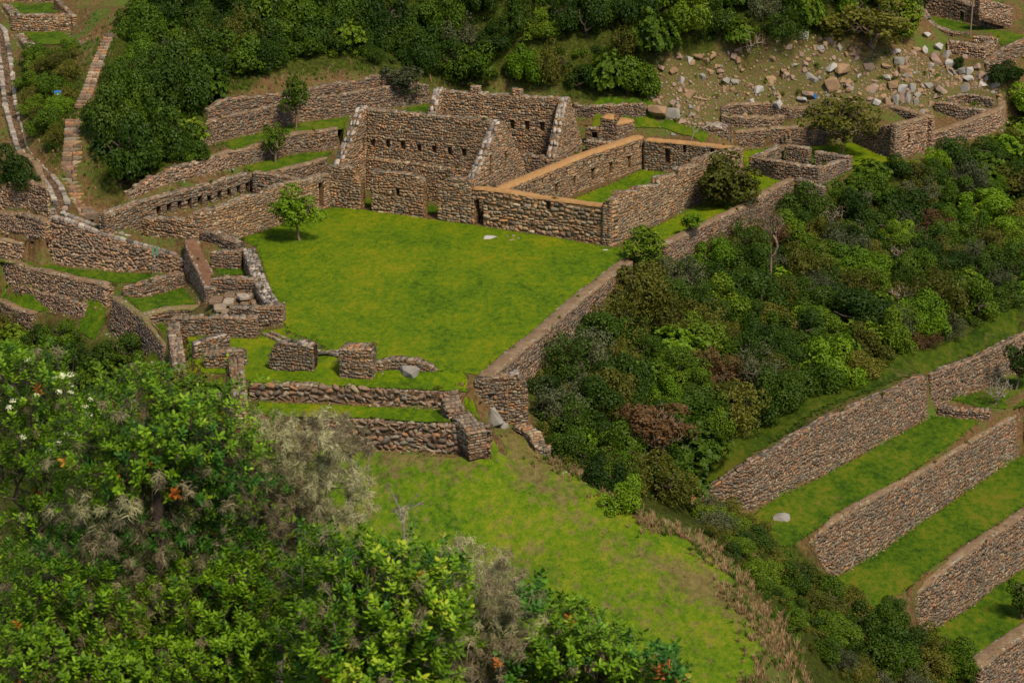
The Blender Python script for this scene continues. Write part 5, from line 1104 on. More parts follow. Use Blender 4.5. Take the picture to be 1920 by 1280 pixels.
tree(1578, 292, 0, 1582, 222, 138, 92, 'airy', 'leaf_c', 'spreading olive tree with hanging brown twigs on the lawn behind the small house', tr=.16, ntip=150)
tree(554, 244, 3.95, 557, 182, 66, 66, 'airy', 'leaf_a', 'slender bright tree on the upper lawn terrace, upper left of the plaza', tr=.09)
tree(517, 304, 2.5, 518, 264, 46, 54, 'airy', 'leaf_a', 'little tree on the lower lawn terrace above the niched hall', tr=.10)
tree(757, 196, None, 755, 150, 78, 58, 'airy', 'leaf_e', 'grey green tree rising behind the top terrace walls', tr=.12, ntip=90)
tree(1207, 512, None, 1208, 464, 84, 56, 'ball', 'leaf_a', 'small dense tree at the corner where the plaza wall meets the grass strip wall', tr=.1)
tree(1293, 470, None, 1297, 417, 48, 26, 'ball', 'leaf_d', 'thin sapling with a small flat crown against the grass strip wall', tr=.045, ntip=14)
tree(1866, 762, zt1 - .2, 1868, 724, 66, 50, 'sparse', 'leaf_e', 'pale almost bare tree on the far terrace lawn', 'deadwood', 170, .09)
tree(1903, 735, zt1 - .2, 1910, 672, 62, 62, 'ball', 'leaf_b', 'dark tree at the right edge beside the pale bare one', tr=.09)
tree(1916, 1160, zt3, 1914, 1112, 58, 66, 'ball', 'leaf_a', 'small green tree at the right edge of the third terrace')
tree(1232, 900, None, 1228, 800, 130, 92, 'airy', 'leaf_f', 'half dead brown tree with bare branches standing in the thicket', 'bark', 230, .13)
tree(1640, 90, None, 1625, 42, 150, 80, 'airy', 'leaf_c', 'large olive tree spreading over the top of the boulder slope', tr=.2, ntip=120)
tree(1690, 75, None, 1680, 35, 84, 70, 'ball', 'leaf_a', 'round green tree next to the top right enclosure', tr=.14)
tree(1445, 560, None, 1440, 415, 66, 50, 'sparse', 'leaf_f', 'brown withered tree top above the thicket near the grass strip wall', 'bark', 110, .1)

# ------------------------------------------------------------------ ground cover too fine to count
def collection_of(objs, name):
    c = bpy.data.collections.new(name)
    for o in objs: c.objects.link(o)
    return c
def scatter(name, pts, metas, label, cat, tilt=.15):
    """pts: (x, y, z, scale); metas: (mesh, material) stamps"""
    stamps = []
    for me, mt in metas:
        o = bpy.data.objects.new('stamp', me)
        if mt is not None and me.materials[0] != mt: o.material_slots[0].link = 'OBJECT'; o.material_slots[0].material = mt
        stamps.append(o)
    col = collection_of(stamps, name + '_stamps')
    me = bpy.data.meshes.new(name); me.vertices.add(len(pts)); me.vertices.foreach_set('co', np.array([p[:3] for p in pts], dtype=np.float32).ravel())
    a = me.attributes.new('sc', 'FLOAT', 'POINT'); a.data.foreach_set('value', np.array([p[3] for p in pts], dtype=np.float32))
    ob = bpy.data.objects.new(name, me); COL.objects.link(ob); tag(ob, label, cat, kind='stuff')
    ng = bpy.data.node_groups.new(name + '_nodes', 'GeometryNodeTree'); ng.interface.new_socket('Geometry', in_out='INPUT', socket_type='NodeSocketGeometry'); ng.interface.new_socket('Geometry', in_out='OUTPUT', socket_type='NodeSocketGeometry')
    gi = ng.nodes.new('NodeGroupInput'); go = ng.nodes.new('NodeGroupOutput'); ip = ng.nodes.new('GeometryNodeInstanceOnPoints'); ci = ng.nodes.new('GeometryNodeCollectionInfo')
    ci.inputs['Collection'].default_value = col; ci.inputs['Separate Children'].default_value = True; ci.inputs['Reset Children'].default_value = True
    rr = ng.nodes.new('FunctionNodeRandomValue'); rr.data_type = 'FLOAT_VECTOR'; rr.inputs[0].default_value = (-tilt, -tilt, 0); rr.inputs[1].default_value = (tilt, tilt, 6.283)
    at = ng.nodes.new('GeometryNodeInputNamedAttribute'); at.data_type = 'FLOAT'; at.inputs[0].default_value = 'sc'
    L = ng.links.new; L(gi.outputs[0], ip.inputs['Points']); L(ci.outputs[0], ip.inputs['Instance']); ip.inputs['Pick Instance'].default_value = True
    L(rr.outputs[0], ip.inputs['Rotation']); L(at.outputs[0], ip.inputs['Scale']); L(ip.outputs[0], go.inputs[0])
    md = ob.modifiers.new('scatter', 'NODES'); md.node_group = ng
    return ob
small = [crown(230 + i, 7, 420, .22, .12, False, (.3, .5)) for i in range(4)]
for me in small: me.materials.append(M['leaf_a'])
def tuft(seed, n=26, h=1.0, bendy=.5, w=.035):
    rs = random.Random(seed); V, F, T = [], [], []
    for i in range(n):
        a = rs.uniform(0, 6.28); r = rs.uniform(0, .22); x, y = r * math.cos(a), r * math.sin(a); hh = h * rs.uniform(.5, 1.1); b_ = bendy * rs.uniform(.2, 1); dx, dy = math.cos(a), math.sin(a); k = len(V)
        ww = w * rs.uniform(.6, 1.3); px_, py_ = -dy * ww, dx * ww
        V += [(x - px_, y - py_, 0), (x + px_, y + py_, 0), (x + dx * b_ * .3 * hh + px_ * .7, y + dy * b_ * .3 * hh + py_ * .7, hh * .6), (x + dx * b_ * .3 * hh - px_ * .7, y + dy * b_ * .3 * hh - py_ * .7, hh * .6), (x + dx * b_ * hh, y + dy * b_ * hh, hh * (1 - b_ * .3))]
        F.append((k, k + 1, k + 2, k + 3)); F.append((k + 3, k + 2, k + 4)); T += [rs.random()] * 2
    me = bpy.data.meshes.new('tuft'); me.from_pydata(V, [], F); at = me.attributes.new('tone', 'FLOAT', 'FACE'); at.data.foreach_set('value', T); me.update(); me.materials.append(M['grassblade']); return me
TUFTS = [tuft(i) for i in range(4)]
rs_ = random.Random(77)
def fill(poly, sp, smin, smax, margin=.25, dz=-.03):
    r_ = [(x, y, z + dz, rs_.uniform(smin, smax)) for x, y, z, _, _ in scatter_pts(poly, sp, rs_, margin, tries=12)]
    return r_
gA = M['leaf_a']; gB = M['leaf_b']; gC = M['leaf_c']
scatter('undergrowth', fill(thick, 1.0, .45, .95) + fill(midl, 1.1, .45, .9), [(small[0], gA), (small[1], gB), (small[2], gB), (small[3], gC)], 'low leafy undergrowth filling the gaps between the bushes', 'undergrowth')
scatter('forest_undergrowth', fill(fore, 1.05, .5, 1.0, .4), [(small[0], gA), (small[1], gB), (small[2], gB)], 'dark low growth on the forest floor above the ruins', 'undergrowth')
scatter('bank_undergrowth', fill(bank, .8, .25, .6) + fill(signb, .8, .3, .7), [(small[0], gA), (small[1], gC), (small[3], gC), (small[2], gB)], 'mixed low scrub on the bank beside the big terraces', 'scrub')
slope = [(1300, 965), (1330, 930), (1400, 880), (1500, 805), (1600, 760), (1700, 715), (1760, 690), (1900, 615), (1960, 590), (1960, 560), (1850, 610), (1700, 680), (1560, 740), (1450, 800), (1330, 870), (1280, 920)]
scatter('slope_grass', fill(slope, .45, .25, .6, .12), [(t_, M['grassblade']) for t_ in TUFTS], 'rough green grass on the slope above the top terrace wall', 'grass')
dry = [(1140, 945), (1165, 955), (1230, 975), (1300, 1000), (1350, 1030), (1395, 1070), (1425, 1120), (1470, 1160), (1500, 1210), (1520, 1290), (1400, 1300), (1430, 1220), (1432, 1165), (1400, 1135), (1380, 1095), (1340, 1045), (1290, 1020), (1230, 1000), (1160, 970)]
dedge = []
for q_ in [l_ for l_ in LAWNS if l_[3] == 'field_grass'][0][0]:
    pass
for _ in range(2600):
    f_ = RNG.random() * 10; dl = [(1000, 850, -4), (1060, 880, -4.3), (1140, 930, -5), (1200, 975, -5.4), (1260, 1000, -5.8), (1320, 1030, -6.1), (1375, 1090, -6.5), (1390, 1130, -6.8), (1430, 1165, -7), (1425, 1220, -7.2), (1400, 1300, -7.6)]; i_ = int(f_); a = P(*dl[i_]).lerp(P(*dl[i_ + 1]), f_ - i_)
    x, y = a.x + RNG.gauss(.5, .8), a.y + RNG.gauss(0, .75)
    if noise.noise(Vector((x * .45, y * .45, 5))) < -.16: continue
    dedge.append((x, y, ground(x, y), RNG.uniform(.15, .6)))
scatter('dry_grass', dedge + fill(dry, .42, .35, .85, .1) + fill([(1060, 870), (1100, 900), (1160, 930), (1180, 950), (1120, 935), (1060, 892)], .5, .3, .7), [(TUFTS[0], M['drygrass']), (TUFTS[1], M['drygrass']), (TUFTS[2], M['drygrass']), (TUFTS[3], M['grassblade'])], 'tall dry pinkish grass along the edge of the field', 'dry grass')
hl = [(400, 150), (480, 145), (560, 135), (640, 118), (740, 128), (820, 150), (900, 160), (1000, 170), (1100, 182), (1210, 192), (1210, 214), (1090, 192), (1000, 185), (830, 165), (760, 140), (660, 150), (560, 165), (450, 185), (396, 200)]
scatter('hill_grass', fill(hl, .55, .3, .7, .15) + fill([(170, 330), (230, 345), (300, 325), (400, 300), (430, 270), (405, 260), (400, 310), (330, 340), (230, 385), (190, 390)], .55, .3, .6, .15) + fill([(1215, 200), (1300, 220), (1340, 250), (1240, 250)], .6, .2, .4, .15),
        [(TUFTS[0], M['grassblade']), (TUFTS[1], M['drygrass']), (TUFTS[2], M['grassblade'])], 'rough grass along the foot of the forest', 'grass')
leftg = [(-60, 70), (15, 80), (40, 110), (35, 160), (60, 260), (95, 320), (125, 380), (150, 300), (165, 220), (200, 120), (230, 40), (160, 20), (150, 90), (60, 115), (30, 120), (20, 200), (40, 290), (90, 350), (60, 340), (0, 270), (-60, 200)]
scatter('stair_side_grass', fill(leftg, .5, .2, .5, .12) + fill([(165, 210), (200, 150), (225, 150), (205, 240), (190, 330), (165, 400), (158, 330), (160, 250)], .45, .25, .5, .05) + fill([(150, 100), (180, 60), (230, 30), (215, 90), (205, 130), (185, 200), (165, 215), (160, 190), (185, 110)], .5, .25, .5, .1) + fill([(125, 235), (128, 300), (120, 380), (108, 350), (80, 290), (90, 280)], .5, .25, .5, .1), [(TUFTS[0], M['grassblade']), (TUFTS[3], M['drygrass'])], 'short rough grass beside the stairs', 'grass')

# ------------------------------------------------------------------ rocks
def rock_mesh(seed, n=16, sq=1.0):
    rg = random.Random(seed); bm = bmesh.new()
    for _ in range(n):
        v = Vector((rg.gauss(0, 1), rg.gauss(0, 1), rg.gauss(0, 1))).normalized()
        v = Vector((max(-.8, min(.8, v.x * 1.15)), max(-.75, min(.75, v.y * 1.1)), max(-.7, min(.7, v.z * 1.1))))
        bm.verts.new(v * rg.uniform(.8, 1.05))
    r = bmesh.ops.convex_hull(bm, input=bm.verts); dl = [g for g in r['geom_interior'] if isinstance(g, bmesh.types.BMVert)]
    if dl: bmesh.ops.delete(bm, geom=dl, context='VERTS')
    bmesh.ops.bevel(bm, geom=list(bm.edges), offset=.05, segments=1, affect='EDGES')
    me = bpy.data.meshes.new('boulder'); bm.to_mesh(me); bm.free(); me.materials.append(M['rock']); return me
ROCKS = [rock_mesh(300 + i) for i in range(12)]
RC = {'g': ('rock', 'grey'), 'p': ('rock_pink', 'pinkish'), 't': ('rock_tan', 'tan'), 'w': ('rock_pale', 'pale')}
def boulder(px, py, w, h, c, label=None, rot=0, group='boulders strewn on the slope', deep=None, name='boulder', z=None):
    if label is None: w, h = w * 1.22, h * 1.22
    p = hit(px, py + h * .35) if z is None else P(px, py + h * .4, z)
    if p is None: return
    s_ = scale_at(p); o = bpy.data.objects.new(name, RNG.choice(ROCKS)); COL.objects.link(o)
    rx, rz = w / 2 / s_ / .85, h / 2 / s_ / .8
    o.location = (p.x, p.y, p.z + rz * .18); o.scale = (rx, (deep or min(rx, rz * 1.6)), rz); o.rotation_euler = (RNG.uniform(-.25, .25), math.radians(rot), RNG.uniform(-.6, .6))
    o.material_slots[0].link = 'OBJECT'; o.material_slots[0].material = M[RC[c][0]]
    if label is None: wh = min(BL, key=lambda q: (q[0] - px) ** 2 + (q[1] - py) ** 2)[2]; label = '%s %s %s boulder %s' % ('large' if w * h > 260 else 'small' if w * h < 140 else 'medium', 'flat' if w > h * 1.5 else 'upright' if h > w * 1.15 else 'blocky', RC[c][1], wh); tag(o, label, 'boulder', group + ', ' + label[:40])
    else: tag(o, label, 'boulder')
    o['kind'] = 'thing'; return o
BL = [(1280, 130, 'behind the leaning boulder pair'), (1340, 110, 'on the upper left of the rocky slope'), (1400, 160, 'above the orange earth'), (1480, 130, 'in the middle of the rocky slope'), (1560, 110, 'left under the large olive tree'), (1600, 160, 'above the spreading olive tree'), (1680, 110, 'right under the large olive tree'), (1680, 180, 'above the compound rooms'), (1740, 90, 'below the top right enclosure'), (1790, 130, 'in the middle of the rockfall'), (1850, 150, 'at the lower end of the rockfall'), (1740, 170, 'just over the walled compound')]
for b_ in [(1540, 88, 12, 14, 'w'), (1558, 121, 17, 19, 'w'), (1579, 122, 26, 24, 't'), (1559, 152, 24, 28, 't'), (1680, 95, 15, 10, 'w'), (1684, 110, 21, 16, 'g'), (1692, 126, 20, 13, 't'), (1664, 143, 12, 11, 'w'), (1672, 155, 20, 14, 't'), (1692, 162, 15, 19, 'w'), (1709, 160, 13, 19, 'g'), (1677, 136, 12, 14, 'p'), (1662, 122, 18, 8, 't'),
           (1702, 140, 16, 9, 'g'), (1719, 90, 14, 8, 't'), (1734, 90, 14, 19, 'w'), (1760, 83, 19, 13, 'w'), (1756, 97, 12, 12, 'p'), (1745, 120, 10, 12, 'w'), (1773, 98, 14, 20, 'g'), (1782, 115, 18, 16, 'w'), (1776, 124, 10, 9, 't'), (1803, 143, 13, 9, 't'), (1817, 143, 19, 10, 'w'), (1816, 128, 15, 15, 'w'), (1805, 130, 15, 14, 'g'),
           (1832, 122, 13, 13, 'p'), (1855, 136, 16, 15, 'p'), (1849, 145, 12, 8, 'w'), (1841, 155, 17, 12, 'w'), (1865, 156, 17, 14, 'g'), (1810, 105, 12, 10, 'p'), (1741, 157, 18, 10, 'g'), (1810, 161, 16, 16, 'g'), (1635, 162, 22, 17, 'p'), (1643, 188, 15, 12, 'w'), (1663, 186, 18, 20, 't'), (1680, 183, 14, 24, 'g'), (1690, 178, 13, 20, 'p'), (1702, 178, 14, 20, 'g'),
           (1730, 205, 8, 18, 'w'), (1504, 184, 16, 8, 'w'), (1293, 172, 23, 12, 't'), (1278, 146, 12, 14, 'w'), (1317, 141, 12, 18, 'g'), (1293, 108, 10, 15, 'w'), (1423, 163, 15, 18, 'w'), (1446, 145, 18, 13, 't'), (1409, 188, 10, 12, 'w'), (1362, 147, 17, 11, 'g'), (1380, 150, 16, 9, 'g'), (1310, 102, 16, 10, 't'), (1335, 103, 15, 8, 't'), (1385, 93, 14, 8, 'p'),
           (1262, 130, 14, 10, 't'), (1240, 125, 12, 9, 'p'), (1350, 130, 16, 8, 'p'), (1535, 70, 10, 10, 't'), (1554, 72, 12, 12, 'p'), (1600, 100, 12, 8, 'p'), (1653, 60, 10, 8, 'g'), (1780, 60, 8, 8, 'w'), (1738, 62, 16, 9, 'w'), (1490, 120, 10, 8, 'w'), (1470, 130, 12, 9, 't'), (1590, 160, 12, 9, 'p'), (1610, 140, 10, 8, 'w'), (1720, 175, 14, 9, 'g'), (1757, 178, 16, 8, 'p'), (1278, 225, 14, 12, 'p'), (1265, 250, 12, 8, 'g'), (1300, 215, 10, 8, 't')]:
    boulder(*b_, rot=RNG.uniform(-30, 30))
boulder(1506, 62, 24, 17, 'w', 'pale rounded boulder alone at the forest edge, top of the rocky slope')
boulder(1521, 143, 34, 10, 'g', 'long flat grey slab tilted downhill left of the tan boulder', rot=32)
boulder(1629, 117, 23, 26, 'p', 'upright cracked pinkish boulder beneath the large olive tree')
boulder(1755, 110, 34, 15, 'p', 'long smooth pinkish block tilted steeply among the boulders', rot=52)
boulder(1789, 135, 30, 8, 'g', 'long narrow grey slab leaning downhill below the small dark bush', rot=35)
boulder(1837, 136, 19, 18, 'p', 'large pointed pinkish boulder at the right end of the rockfall')
boulder(1764, 165, 30, 13, 'p', 'long pink-grey slab lying just above the walled compound', rot=38)
boulder(1516, 174, 24, 14, 'p', 'pinkish rock right beside the blue bucket')
boulder(1234, 203, 38, 27, 't', 'big tan boulder behind the hall, left one of the leaning pair')
boulder(1260, 208, 34, 28, 'g', 'big grey cracked boulder behind the hall, right one of the leaning pair')
boulder(1461, 193, 19, 30, 'w', 'white-grey mottled boulder leaning over the upper rubble wall', rot=-30)
boulder(766, 692, 46, 24, 'g', 'grey pyramid-shaped boulder set against the low curved wall', z=-.25)
boulder(927, 772, 26, 44, 'g', 'jagged grey rock outcrop beside the foot of the path', rot=-35)
boulder(945, 792, 20, 22, 'g', 'lower grey rock of the outcrop by the dark pillar', rot=-30)
boulder(1468, 966, 38, 18, 'g', 'low round heap of stone on the first terrace lawn', z=zt1)
boulder(1060, 885, 12, 7, 'w', 'small pale rock at the edge of the worn field')
boulder(916, 443, 34, 11, 'w', 'flat pale slab lying on the plaza lawn near the hall door', z=0)
boulder(1135, 468, 12, 4, 'w', 'small flat stone in the grass at the hall corner', z=0)
for b_ in [(950, 442, 6, 4, 'g'), (963, 441, 6, 6, 'g'), (960, 449, 15, 4, 'p'), (972, 446, 5, 4, 'g')]:
    o = boulder(*b_, label='x', z=0); o['label'] = 'small dark stone by the scorched patch on the plaza lawn'; o['group'] = 'stones of the scorched patch'
rockz = ZN[0][0]
pts_ = [(x, y, z, RNG.uniform(.06, .2) if RNG.random() < .78 else RNG.uniform(.2, .5)) for x, y, z, _, _ in scatter_pts(rockz, .30, rs_, .1, tries=10)]
scatter('rubble', pts_, [(ROCKS[0], M['rock_tan']), (ROCKS[1], M['rock_pink']), (ROCKS[2], M['rock_pink']), (ROCKS[3], M['rock_tan']), (ROCKS[4], M['rock']), (ROCKS[5], M['rock_tan'])], 'loose brown and pink rubble covering the rocky slope', 'rubble', 1.5)
scatter('slope_scrub', fill(rockz, 1.0, .12, .45, .1), [(small[0], M['leaf_c']), (small[1], M['leaf_a']), (TUFTS[0], M['grassblade']), (TUFTS[1], M['drygrass']), (TUFTS[2], M['drygrass'])], 'patchy low scrub between the stones of the rocky slope', 'scrub')
base_pts = []
for w_ in ALL_WALLS:
    if w_.ragged and w_.p[0][1] > 100:
        for q in w_.sample(.55):
            if RNG.random() < .45:
                x, y = w_.xy(q, -.28); base_pts.append((x, y, max(ground(x, y), w_.zb(q) - .1) - .02, RNG.uniform(.05, .16)))
scatter('fallen_stones', [p for p in base_pts if not (abs(p[2]) < .3 and RNG.random() < .4)], [(ROCKS[6], M['rock_tan']), (ROCKS[7], M['rock_pink']), (ROCKS[8], M['rock'])], 'small fallen stones along the feet of the walls', 'rubble', 1.2)
edgep = []
for (w, flat, mt_, nm_, rag), bx_ in zip(LAWNS, LBOX):
    n_ = len(w)
    for i in range(n_):
        a, b_ = w[i], w[(i + 1) % n_]; k = max(1, int((b_ - a).length / .28))
        for j in range(k):
            q = a.lerp(b_, j / k); x, y = q.x + RNG.gauss(0, .16), q.y + RNG.gauss(0, .16); edgep.append((x, y, (w[0].z if flat else ground(x, y)), RNG.uniform(.10, .26)))
scatter('lawn_edge_grass', edgep, [(t_, M['grassblade']) for t_ in TUFTS], 'longer grass left standing along the lawn edges', 'grass', .3)
fw = [l_ for l_ in LAWNS if l_[3] == 'field_grass'][0][0]; fp = []
for _ in range(5200):
    x, y = RNG.uniform(-30, 22), RNG.uniform(105, 157)
    if inpoly(x, y, fw) and noise.noise(Vector((x * .25, y * .25, 8))) > -.12: fp.append((x, y, ground(x, y) + .05, RNG.uniform(.05, .17)))
pw = [l_ for l_ in LAWNS if l_[3] == 'plaza_lawn'][0][0]; pp = []
for _ in range(26000):
    x, y = RNG.uniform(-26, 10), RNG.uniform(156, 206)
    if inpoly(x, y, pw) and noise.noise(Vector((x * .4, y * .4, 2))) > -.25: pp.append((x, y, .03, RNG.uniform(.03, .085)))
scatter('plaza_turf', pp, [(TUFTS[0], M['grassblade']), (TUFTS[3], M['grassblade']), (TUFTS[1], M['grassblade'])], 'short tufts of grass all over the plaza lawn', 'grass', .5)
scatter('field_weeds', fp, [(TUFTS[0], M['grassblade']), (TUFTS[1], M['grassblade']), (TUFTS[2], M['drygrass'])], 'scattered coarse tufts and weeds in the worn field', 'weeds', .4)
wallweeds = [w_.xy(q, w_.th * RNG.random()) + (w_.zt(q),) for w_ in ALL_WALLS for q in w_.sample(.8) if RNG.random() < .4]
scatter('wall_weeds', [(x, y, z, RNG.uniform(.1, .3)) for x, y, z in wallweeds], [(TUFTS[0], M['drygrass']), (TUFTS[1], M['grassblade']), (small[1], M['leaf_c'])], 'tufts of weeds growing on the wall tops', 'weeds')

# ------------------------------------------------------------------ stairs, channel, drain, paving
def slab_mesh(seed):
    rg = random.Random(seed); bm = bmesh.new(); n = 8
    ring = [(.5 * math.copysign(abs(math.cos(a)) ** .5, math.cos(a)) + rg.uniform(-.05, .05), .5 * math.copysign(abs(math.sin(a)) ** .5, math.sin(a)) + rg.uniform(-.06, .06)) for a in [2 * math.pi * (i + .5) / n for i in range(n)]]
    lo = [bm.verts.new((x, y, -.5)) for x, y in ring]; mi = [bm.verts.new((x, y, .3)) for x, y in ring]; hi_ = [bm.verts.new((x * .88, y * .82, .5 + rg.uniform(-.08, .08))) for x, y in ring]
    for a, b_ in ((lo, mi), (mi, hi_)):
        for i in range(n): bm.faces.new((a[i], a[(i + 1) % n], b_[(i + 1) % n], b_[i]))
    bm.faces.new(hi_); me = bpy.data.meshes.new('slab'); bm.to_mesh(me); bm.free(); at = me.attributes.new('tone', 'FLOAT', 'FACE'); me.materials.append(M['pale']); return me
SLABS = [slab_mesh(400 + i) for i in range(8)]
def slab(root, name, p, sx, sy, sz, ang, mat=None):
    o = child(name, RNG.choice(SLABS), root, mat); o.location = Vector(p) - root.location; o.scale = (sx, sy, sz); o.rotation_euler = (RNG.uniform(-.03, .03), RNG.uniform(-.03, .03), ang); return o
def flight(pts, n, width, label, name='stone_stairs'):
    w = [hit(x, y) for x, y in pts]; L = [0]
    for a, b_ in zip(w[:-1], w[1:]): L.append(L[-1] + (b_ - a).length)
    e = empty(name, tuple(w[0]), label, 'stairs')
    for k in range(n):
        d = L[-1] * (k + .5) / n; i = 0
        while i < len(w) - 2 and d > L[i + 1]: i += 1
        f = (d - L[i]) / (L[i + 1] - L[i]); p = w[i].lerp(w[i + 1], f); dr = w[i + 1] - w[i]; a = math.atan2(dr.y, dr.x) - math.pi / 2; wd = width[0] + (width[1] - width[0]) * k / n
        m = 2 if RNG.random() < .6 else 1
        rise = L[-1] / n * .62
        for j in range(m):
            off = (j - (m - 1) / 2) * wd / m; slab(e, 'step', (p.x + math.cos(a) * off, p.y + math.sin(a) * off, ground(p.x, p.y) + .13 + RNG.uniform(-.03, .03)), wd / m * .98, max(.2, rise * .8), .36, a + RNG.uniform(-.1, .1), M['pink'])
    return e
flight([(163, 414), (150, 395), (139, 370), (134, 330), (136, 290), (138, 250), (139, 229)], 34, (2.4, 1.5), 'lower flight of the stone stairs climbing the hillside beside the channel')
flight([(150, 205), (158, 188), (168, 165), (176, 140), (186, 112), (195, 90), (206, 68)], 24, (1.2, .9), 'upper narrower flight of the stone stairs, climbing to the forest')
flight([(1448, 270), (1462, 262), (1478, 250), (1492, 240)], 7, (1.3, 1.2), 'short stone steps up the low retaining wall beyond the small house')
def double_kerb(pts, off, label, name, cat, step=.42, hgt=.22, bedmat='core_dark', lift=.02, stone='pale'):
    e = empty(name, tuple(pts[0]), label, cat)
    V, F = [], []; acc = 0
    S = [0]
    for a, b_ in zip(pts[:-1], pts[1:]): S.append(S[-1] + (b_ - a).length)
    def at(d):
        i = 0
        while i < len(pts) - 2 and d > S[i + 1]: i += 1
        f = min(1, max(0, (d - S[i]) / max(1e-6, S[i + 1] - S[i]))); dr = (pts[i + 1] - pts[i]); return pts[i].lerp(pts[i + 1], f), dr.normalized()
    for sd in (-1, 1):
        d = 0
        while d < S[-1]:
            l = step * RNG.uniform(.7, 1.5); p, dr = at(d + l / 2); nn = Vector((-dr.y, dr.x, 0)).normalized(); a = math.atan2(dr.y, dr.x)
            q = p + nn * off * sd; o = slab(e, 'kerb_stone', (q.x, q.y, q.z + lift + RNG.uniform(-.03, .03)), l * .97, off * 1.05 * RNG.uniform(.8, 1.1), hgt, a, M[stone]); o.rotation_euler = (0, -math.asin(max(-1, min(1, dr.z))), a); d += l
    n = int(S[-1] / .5)
    for k in range(n + 1):
        p, dr = at(S[-1] * k / n); nn = Vector((-dr.y, dr.x, 0)).normalized()
        for s_ in (-1, 1): q = p + nn * off * .6 * s_; V.append((q.x, q.y, q.z + lift - .04))
    F = [(2 * k, 2 * k + 1, 2 * k + 3, 2 * k + 2) for k in range(n)]
    me = bpy.data.meshes.new('channel_bed'); me.from_pydata(V, [], F); link('channel_bed', me, M[bedmat], e); return e
cw = next(w_ for w_ in ALL_WALLS if 'water channel' in w_.label)
cp_ = [Vector((p.x, p.y, ground(p.x, p.y) + .14)) for p in [P(*q) for q in [(-30, 30, 11.2), (0, 62, 10.6), (12, 130, 8.4), (20, 200, 6.6), (45, 285, 4.6), (80, 325, 3.8), (102, 352, 3.3), (116, 385, 2.9)]]]
q = 1.0
while q < cw.L: x, y = cw.xy(q, .95); cp_.append(Vector((x, y, cw.zt(q) + .06))); q += 1.0
double_kerb(cp_, .50, 'winding stone-lined water channel running down the hill and along the curved wall', 'water_channel', 'water channel', hgt=.26, stone='white')
dp = [Vector((p.x, p.y, ground(p.x, p.y) + .16)) for p in [P(x, y, 0) for x, y in [(500, 616), (520, 624), (545, 634), (570, 643), (595, 652), (620, 661), (640, 668)]]]
double_kerb(dp, .3, 'narrow stone-edged drain crossing the grass from the rooms to the pillar', 'stone_drain', 'drain', hgt=.2)
dp = [Vector((p.x, p.y, ground(p.x, p.y) + .08)) for p in [P(x, y, -.8) for x, y in [(302, 458), (318, 463), (332, 468), (344, 473)]]]
double_kerb(dp, .28, 'short stone-lined channel ending at the west wall of the rooms', 'stone_drain', 'drain', hgt=.2)
pv = empty('paved_floor', tuple(P(440, 560, .05)), 'pale slab floor split by a dark groove inside the small stone rooms', 'paving')
for (x, y, w, h) in [(405, 561, 26, 13), (412, 575, 24, 12), (430, 552, 22, 9), (428, 564, 20, 12), (440, 574, 18, 8), (452, 549, 20, 8), (446, 558, 16, 7), (462, 560, 18, 9), (458, 569, 16, 7), (474, 551, 12, 8), (475, 566, 10, 8), (424, 583, 18, 9)]:
    p = P(x, y, .06); s_ = scale_at(p); slab(pv, 'slab', (p.x, p.y, .0), w / s_, h / s_ / .3, .22, RNG.uniform(-.12, .12), M['pale'])
p = P(457, 556, .35); slab(pv, 'slab', tuple(p), .9, .9, .25, .5, M['white'])
# ------------------------------------------------------------------ small things
def stick(name, a, b_, r, mat, root):
    me = tube_mesh(name, [np.array(a), (np.array(a) + np.array(b_)) / 2, np.array(b_)], [-1, 0, 1], np.array([1., 1., 1.]), r, r, sides=7); me.materials.append(M[mat]); return child(name, me, root)
def plate(name, w, h, d, mat, root, loc, rot=(0, 0, 0)):
    bm = bmesh.new(); bmesh.ops.create_cube(bm, size=1); bmesh.ops.scale(bm, vec=(w, d, h), verts=bm.verts); bmesh.ops.bevel(bm, geom=list(bm.edges), offset=min(w, h, d) * .2, segments=2, affect='EDGES')
    me = bpy.data.meshes.new(name); bm.to_mesh(me); bm.free(); me.materials.append(M[mat]); o = child(name, me, root); o.location = loc; o.rotation_euler = rot; return o
p = hit(110, 200); e = empty('trail_sign', tuple(p), 'small blue and white sign board on a thin post among the bushes beside the stairs', 'sign')
hz = ztop(p.y, 174) - p.z; stick('post', (0, 0, -.1), (0, 0, hz), .035, 'metal', e); plate('board', .62, .40, .04, 'blue', e, (0, -.05, hz)); plate('stripe', .40, .12, .02, 'sign_white', e, (.05, -.085, hz - .12))
p = P(289, 523, -1.5); e = empty('information_board', tuple(p), 'weathered green information board on two thin posts below the curved wall', 'information board')
hz = ztop(p.y, 470) - p.z
for dx in (-.12, .32): stick('post', (dx, 0, -.1), (dx + .08, .05, hz + .3), .035, 'metal', e)
plate('panel', .24, .78, .05, 'sign_green', e, (.02, -.06, hz)); plate('panel', .22, .78, .05, 'sign_green', e, (.34, -.06, hz + .03), (0, .06, 0))
p = P(314, 508, -1.4); e = empty('wooden_crate', tuple(p), 'small open wooden frame leaning by the west wall of the rooms', 'wooden frame')
for a, b_ in (((-.3, 0, 0), (-.15, 0, .6)), ((.3, 0, 0), (.35, 0, .55)), ((-.3, 0, .05), (.32, 0, .1)), ((-.2, 0, .5), (.38, 0, .5)), ((-.25, 0, .3), (.35, 0, .3))): stick('slat', a, b_, .05, 'wood_pale', e)
p = hit(1528, 184); e = empty('blue_bucket', tuple(p), 'bright blue plastic bucket standing on the slope next to the pinkish rock', 'bucket')
